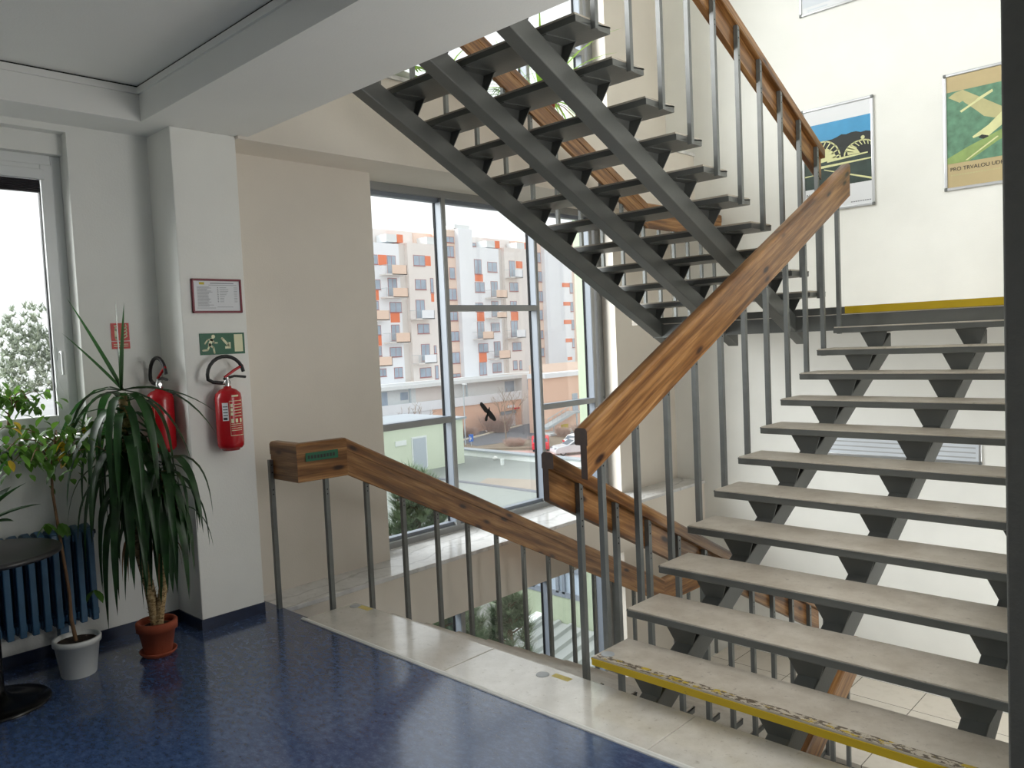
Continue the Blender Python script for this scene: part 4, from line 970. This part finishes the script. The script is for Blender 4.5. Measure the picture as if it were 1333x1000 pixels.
# neighbouring low wing with flat roof, roof hut and green wing
def wing():
    t = thing('annex_building', 'low annex with grey flat roof below the stair window', 'building', (-20, 20, GZ))
    zr = -4.4
    obj('body', MB().box(-34, -10.7, 13.16, 26.3, GZ, zr-.05), 'annex_wall', t)
    obj('flat_roof', MB().box(-34, -10.7, 13.16, 26.2, zr-.05, zr), 'flat_roof', t)
    obj('roof_seam', MB().box(-34, -10.7, 20.2, 20.42, zr, zr+.05), 'asphalt', t)
    obj('roof_stain', MB().prism([(-22.5, 20.6), (-18.5, 20.6), (-18, 22), (-20, 22.6), (-23, 21.6)], 2, zr, zr+.006), 'roof_stain', t)
    obj('parapet', MB().box(-34, -10.7, 26.0, 26.35, zr, zr+.3, 0).box(-34, -10.7, 25.9, 26.45, zr+.3, zr+.36, 1), ['fac_grey', 'roof_metal'], t)
    obj('spandrel', MB().box(-14.5, -10.7, 13.1, 13.16, -6.05, -5.3), 'wing_green_wall', t)
    m = MB().box(-14.5, -10.7, 13.08, 13.16, -5.3, -5.15, 0).box(-14.5, -10.7, 13.12, 13.16, -5.15, -4.5, 1)
    for x in (-14.4, -13.5, -12.6, -11.72, -11.5, -10.85): m.box(x, x+.1, 13.08, 13.16, -5.2, -4.5, 0)
    m.box(-14.5, -10.7, 13.08, 13.16, -4.58, -4.45, 0)
    obj('window', m, ['alu_frame', 'win_glass'], t)
    obj('roof_vent', MB().tube([(-25.0, 24.6, zr), (-25.0, 24.6, zr+.3)], .09, 8), 'fac_grey', t)
    obj('lower_front', MB().box(-14.5, -10.7, 13.1, 13.16, GZ, -6.05), 'annex_wall', t)
wing()
tag(obj('paper_scrap', MB().lathe((-26.5, 25.6, -4.4), [(0, 0), (.12, .02), (.14, .12), (.05, .2), (0, .2)], 8), 'trash_white'), 'small white scrap lying on the grey flat roof', 'litter')
t = thing('roof_hut', 'pale green flat roofed hut with a grey door on the flat roof', 'hut', (-28, 21, -4.4))
obj('wall', MB().box(-32, -27.3, 14.5, 24.2, -4.4, -2.15), 'fac_green', t)
obj('roof', MB().box(-32.1, -27.15, 14.4, 24.35, -2.15, -2.05), 'roof_metal', t)
obj('door', MB().box(-27.3, -27.24, 20.9, 21.68, -4.35, -2.78, 0).box(-27.3, -27.26, 20.82, 21.76, -4.35, -2.7, 1), ['door_grey', 'fac_grey'], t)
obj('vent_plate', MB().box(-27.3, -27.25, 19.85, 20.5, -3.02, -2.78), 'fac_grey', t)
t = thing('green_wing', 'tall narrow pale green wing at the right edge of the stair window', 'building', (-9, 15, GZ))
obj('wall', MB().box(-10.66, -3.3, 13.12, 22, GZ, 9), 'wing_green_wall', t)
obj('downpipe', MB().tube([(-10.2, 13.06, GZ), (-10.2, 13.06, 9)], .05, 8), 'fac_white', t)
# corrugated roof and paved terrace below
t = thing('corrugated_roof', 'pale corrugated metal roof below the lower stair window', 'roof', (-10, 11, -6.4))
m = MB(); x = -12.2
while x < -6.6:
    m.prism([(x, 0), (x+.06, .07), (x+.16, .07), (x+.22, 0), (x+.44, 0), (x+.44, -.03), (x, -.03)], 1, 0, 4.6); x += .44
m.v = [(a, 13.08-b, c-6.02-.176*b) for a, b, c in m.v]
obj('sheet', m, 'corrugated', t)
obj('gutter', MB().prism([(8.4, -6.86), (13.1, -6.02), (13.1, -5.9), (8.4, -6.74)], 0, -12.5, -12.2), 'fac_grey', t)
obj('eaves', MB().box(-12.4, -6.6, 8.3, 8.5, -7.0, -6.8), 'roof_metal', t)
obj('support_wall', MB().box(-12.3, -6.6, 8.6, 13.0, GZ, -7.0), 'fac_white', t)
struct('ground_terrace', MB().box(-30, -12.5, 2, 13.1, GZ, -6.9), 'white_pavers', label='terrace of white pavers with dark joints')
# ------------------------------------------------------------------ outside: trees, bushes, cars, signs
def blades(m, p, n, L, w, spread, up=.5):
    for i in range(n):
        an = random.random()*6.28; z = random.uniform(-.3, 1)*spread+up; d = Vector((math.cos(an), math.sin(an), z)).normalized()
        s_ = d.cross(Vector((0, 0, 1))).normalized()*w
        a = Vector(p); b = a+d*L*random.uniform(.7, 1.2); m.add([a-s_, a+s_, b], [(0, 1, 2)])
def pine(c, top, r, label, n=260):
    c = Vector(c); t = thing('pine_tree', label, 'tree', c, 'pines close to the house')
    obj('trunk', MB().tube([c, c+Vector((.05, .05, (top-c.z)*.5)), Vector((c.x, c.y, top-.3))], [.16, .11, .03], 8), 'pine_trunk', t)
    m = MB(); br = MB(); hgt = min(top-c.z, 5.5)
    for i in range(n):
        f = random.random()**.8; z = top-f*hgt; rr = r*(.15+.85*f)*math.sqrt(random.uniform(.15, 1)); an = random.random()*6.28
        p = Vector((c.x+rr*math.cos(an), c.y+rr*math.sin(an), z+rr*.25))
        if i % 4 == 0: br.tube([Vector((c.x, c.y, z-.15)), p], [.025, .01], 5, cap=False)
        blades(m, p, 46, .30, .012, .8, .5)
    obj('branch', br, 'pine_trunk', t); obj('foliage', m, 'pine_needle', t)
pine((-9.6, 6.7, -9.6), -.8, 1.75, 'pine tree close to the stair window, top below the rail', 950)
pine((-8.9, 8.4, -9.6), -3.5, 1.5, 'smaller pine beside the corrugated roof seen through the lower window', 620)
pine((-13.5, 11.2, -6.9), -4.6, .8, 'dark pine top behind the white pavers', 120)
def bare_tree(c, h, label, spread=.5, depth=5, trunk=.09):
    c = Vector(c); t = thing('bare_tree', label, 'tree', c, 'bare trees in the yard')
    m = MB()
    def grow(p, d, L, r, k):
        q = p+d*L; m.tube([p, p.lerp(q, .5)+Vector((random.gauss(0, L*.03), random.gauss(0, L*.03), 0)), q], [r, r*.85, r*.7], 5, cap=False)
        if k == 0: return
        for i in range(3 if k > 2 else 2):
            nd = (d+Vector((random.gauss(0, spread), random.gauss(0, spread), random.uniform(-.05, .35)))).normalized()
            grow(q, nd, L*random.uniform(.55, .8), r*.62, k-1)
    grow(c, Vector((0, 0, 1)), h*.34, trunk, depth); obj('branches', m, 'twig', t)
bare_tree((-58.2, 58.7, GZ), 6.2, 'bare tree on the planted strip behind the flat roof')
bare_tree((-61.5, 48.3, GZ), 6.0, 'bare tree in front of the white parapet, left bay of the stair window', .5, 4)
def bush(c, r, h, label, n=170, mat='bush_twig'):
    c = Vector(c); t = thing('bush', label, 'bush', c, 'bare bushes along the yard'); m = MB()
    for i in range(n):
        an = random.random()*6.28; p = c+Vector((r*random.random()*math.cos(an), r*random.random()*math.sin(an), 0))
        d = Vector((math.cos(an)*.5, math.sin(an)*.5, 1)); q = p+d*h*random.uniform(.5, 1); m.tube([p, p.lerp(q, .5)+Vector((random.gauss(0, .1), random.gauss(0, .1), 0)), q], [.03, .02, .01], 4, cap=False)
        for j in range(3): e = p.lerp(q, random.uniform(.4, .9)); m.tube([e, e+Vector((random.gauss(0, .4), random.gauss(0, .4), .4))], [.015, .006], 3, cap=False)
    obj('twigs', m, mat, t)
bush((-67.2, 66.4, GZ), 1.7, 2.3, 'large reddish bare bush in front of the salmon garage wall', 260)
bush((-67.6, 61.8, GZ), 1.2, 1.0, 'low brown bush at the foot of the salmon garage wall')
bush((-66.5, 57.6, GZ), 1.2, .9, 'low brown bush near the parking sign')
bush((-55.6, 57.3, GZ+.1), 1.0, .7, 'low bare bush on the planted strip by the tree')
bush((-55.0, 60.6, GZ+.1), .8, .6, 'low bare bush on the planted strip by the cars')
for i, (y, lab) in enumerate(((66.4, 'left of the outside stairs'), (69.5, 'under the outside stairs'), (72.3, 'right of the outside stairs post'))): bush((-56.6, y, GZ), .8, 1.1, 'bare hedge bush '+lab, 110)
def car(c, rot, paint, label):
    t = thing('car', label, 'car', c, 'parked cars'); t.rotation_euler = (0, 0, rot)
    body = [(-2.15, .3), (-2.2, .62), (-2.12, .92), (-1.95, .98), (-1.55, 1.38), (-.9, 1.47), (.1, 1.44), (.95, .98), (1.8, .86), (2.12, .68), (2.18, .38), (2.1, .25), (-2.0, .25)]
    off = Vector(c)
    def part(nm, m, mats, bev=0.0, par=t):
        m.v = [tuple(Vector(p)+off) for p in m.v]; return obj(nm, m, mats, par, bev)
    part('body', MB().prism(body, 1, -.86, .86), paint, .08)
    g = MB()
    for s_ in (-.868, .862): g.prism([(-1.45, 1.0), (-1.3, 1.32), (-.85, 1.4), (-.25, 1.4), (-.25, 1.0)], 1, s_, s_+.006).prism([(-.18, 1.0), (-.18, 1.4), (.08, 1.37), (.72, 1.0)], 1, s_, s_+.006)
    g.add([(.2, -.7, 1.405), (.2, .7, 1.405), (.92, .76, 1.01), (.92, -.76, 1.01)], [(0, 1, 2, 3)]).add([(-1.6, -.68, 1.345), (-1.6, .68, 1.345), (-1.95, .74, 1.0), (-1.95, -.74, 1.0)], [(0, 1, 2, 3)])
    part('window', g, 'car_glass')
    for x in (-1.35, 1.35):
        for y in (-.8, .62):
            w = part('wheel', MB().lathe((x, y, .32), [(.0, 0), (.32, 0), (.33, .04), (.33, .14), (.32, .18), (0, .18)], 20, axis='y'), 'tyre')
            part('hubcap', MB().lathe((x, y-.004 if y < 0 else y+.184, .32), [(0, 0), (.2, 0), (.2, .004), (0, .004)], 16, axis='y'), 'car_silver', 0, w)
    part('tail_light', MB().box(-2.2, -2.05, -.8, -.5, .72, .9).box(-2.2, -2.05, .5, .8, .72, .9), 'car_red')
    part('head_light', MB().box(1.95, 2.12, -.78, -.45, .62, .76).box(1.95, 2.12, .45, .78, .62, .76), 'car_glass')
car((-46.6, 56.2, GZ+.05), math.radians(240), 'car_silver', 'silver hatchback parked in front, right bay of the stair window')
car((-48.4, 60.2, GZ+.05), math.radians(75), 'car_white', 'white estate car parked behind the silver one')
car((-51.6, 57.0, GZ+.05), math.radians(132), 'car_red', 'red car partly hidden behind the window mullion')
t = thing('parking_sign', 'blue square parking sign on a post at the yard', 'sign', (-60.6, 55.7, GZ))
obj('post', MB().tube([(-60.6, 55.75, GZ), (-60.6, 55.75, -8.2)], .03, 8), 'rail_metal', t)
obj('plate', MB().box(-60.57, -60.55, 55.42, 56.08, -9.1, -8.3), 'sign_blue', t)
obj('symbol', MB().box(-60.549, -60.545, 55.55, 55.8, -8.85, -8.65).box(-60.549, -60.545, 55.52, 55.62, -9.0, -8.5), 'fac_white', t)
t = thing('lamp_post', 'thin grey lamp post rising past the gallery', 'lamp post', (-62, 56.2, GZ))
obj('pole', MB().tube([(-62, 56.2, GZ), (-62, 56.3, -2.9)], [.07, .05], 8), 'rail_metal', t); obj('lamp_head', MB().box(-62.1, -61.5, 56.2, 56.4, -2.95, -2.82), 'fac_grey', t)
# view from the lobby window: trees and a pale road
t = thing('neighbour_building', 'pale flat roof just outside the lobby window', 'building', (-15, -4, GZ))
obj('wall', MB().prism([(-24, -12), (-6, -12), (-6, 1.2), (-24, 6.4)], 2, GZ, .7), 'annex_wall', t)
obj('flat_roof', MB().prism([(-24.2, -12.2), (-5.9, -12.2), (-5.9, 1.3), (-24.2, 6.6)], 2, .7, .8), 'pale_roof', t)
struct('road_far', MB().prism([(-30, -15), (-30, 16), (-120, 60), (-120, 6)], 2, GZ+.01, GZ+.05), 'kerb_stone')
def leafy(c, h, r, label, n=900):
    c = Vector(c); t = thing('leafy_tree', label, 'tree', c, 'trees outside the lobby window'); cz = c+Vector((0, 0, h*.62))
    obj('trunk', MB().tube([c, cz], [.25, .12], 8), 'pine_trunk', t); m = MB()
    for i in range(n):
        v = Vector((random.gauss(0, 1), random.gauss(0, 1), random.gauss(0, 1))).normalized(); p = cz+Vector((v.x*r, v.y*r, v.z*h*.42))*random.uniform(.45, 1)
        blades(m, p, 14, .5, .08, 1.6, 0)
    obj('crown', m, 'tree_green', t)
LT = [(-54, 6.6, 12.6, 2.4), (-56, 13.0, 14.8, 2.7), (-54, 19.8, 12.6, 2.4), (-54, .2, 12.0, 2.4)]
LL = ['middle grey green tree outside the lobby window', 'tallest grey green tree outside the lobby window', 'grey green tree nearest the lobby window jamb', 'low grey green tree far outside the lobby window', 'grey green tree at the left edge of the lobby window', 'grey green tree behind the lobby window jamb']
for (x, y, h, r), lab in zip(LT, LL): leafy((x, y, GZ), h, r, lab)
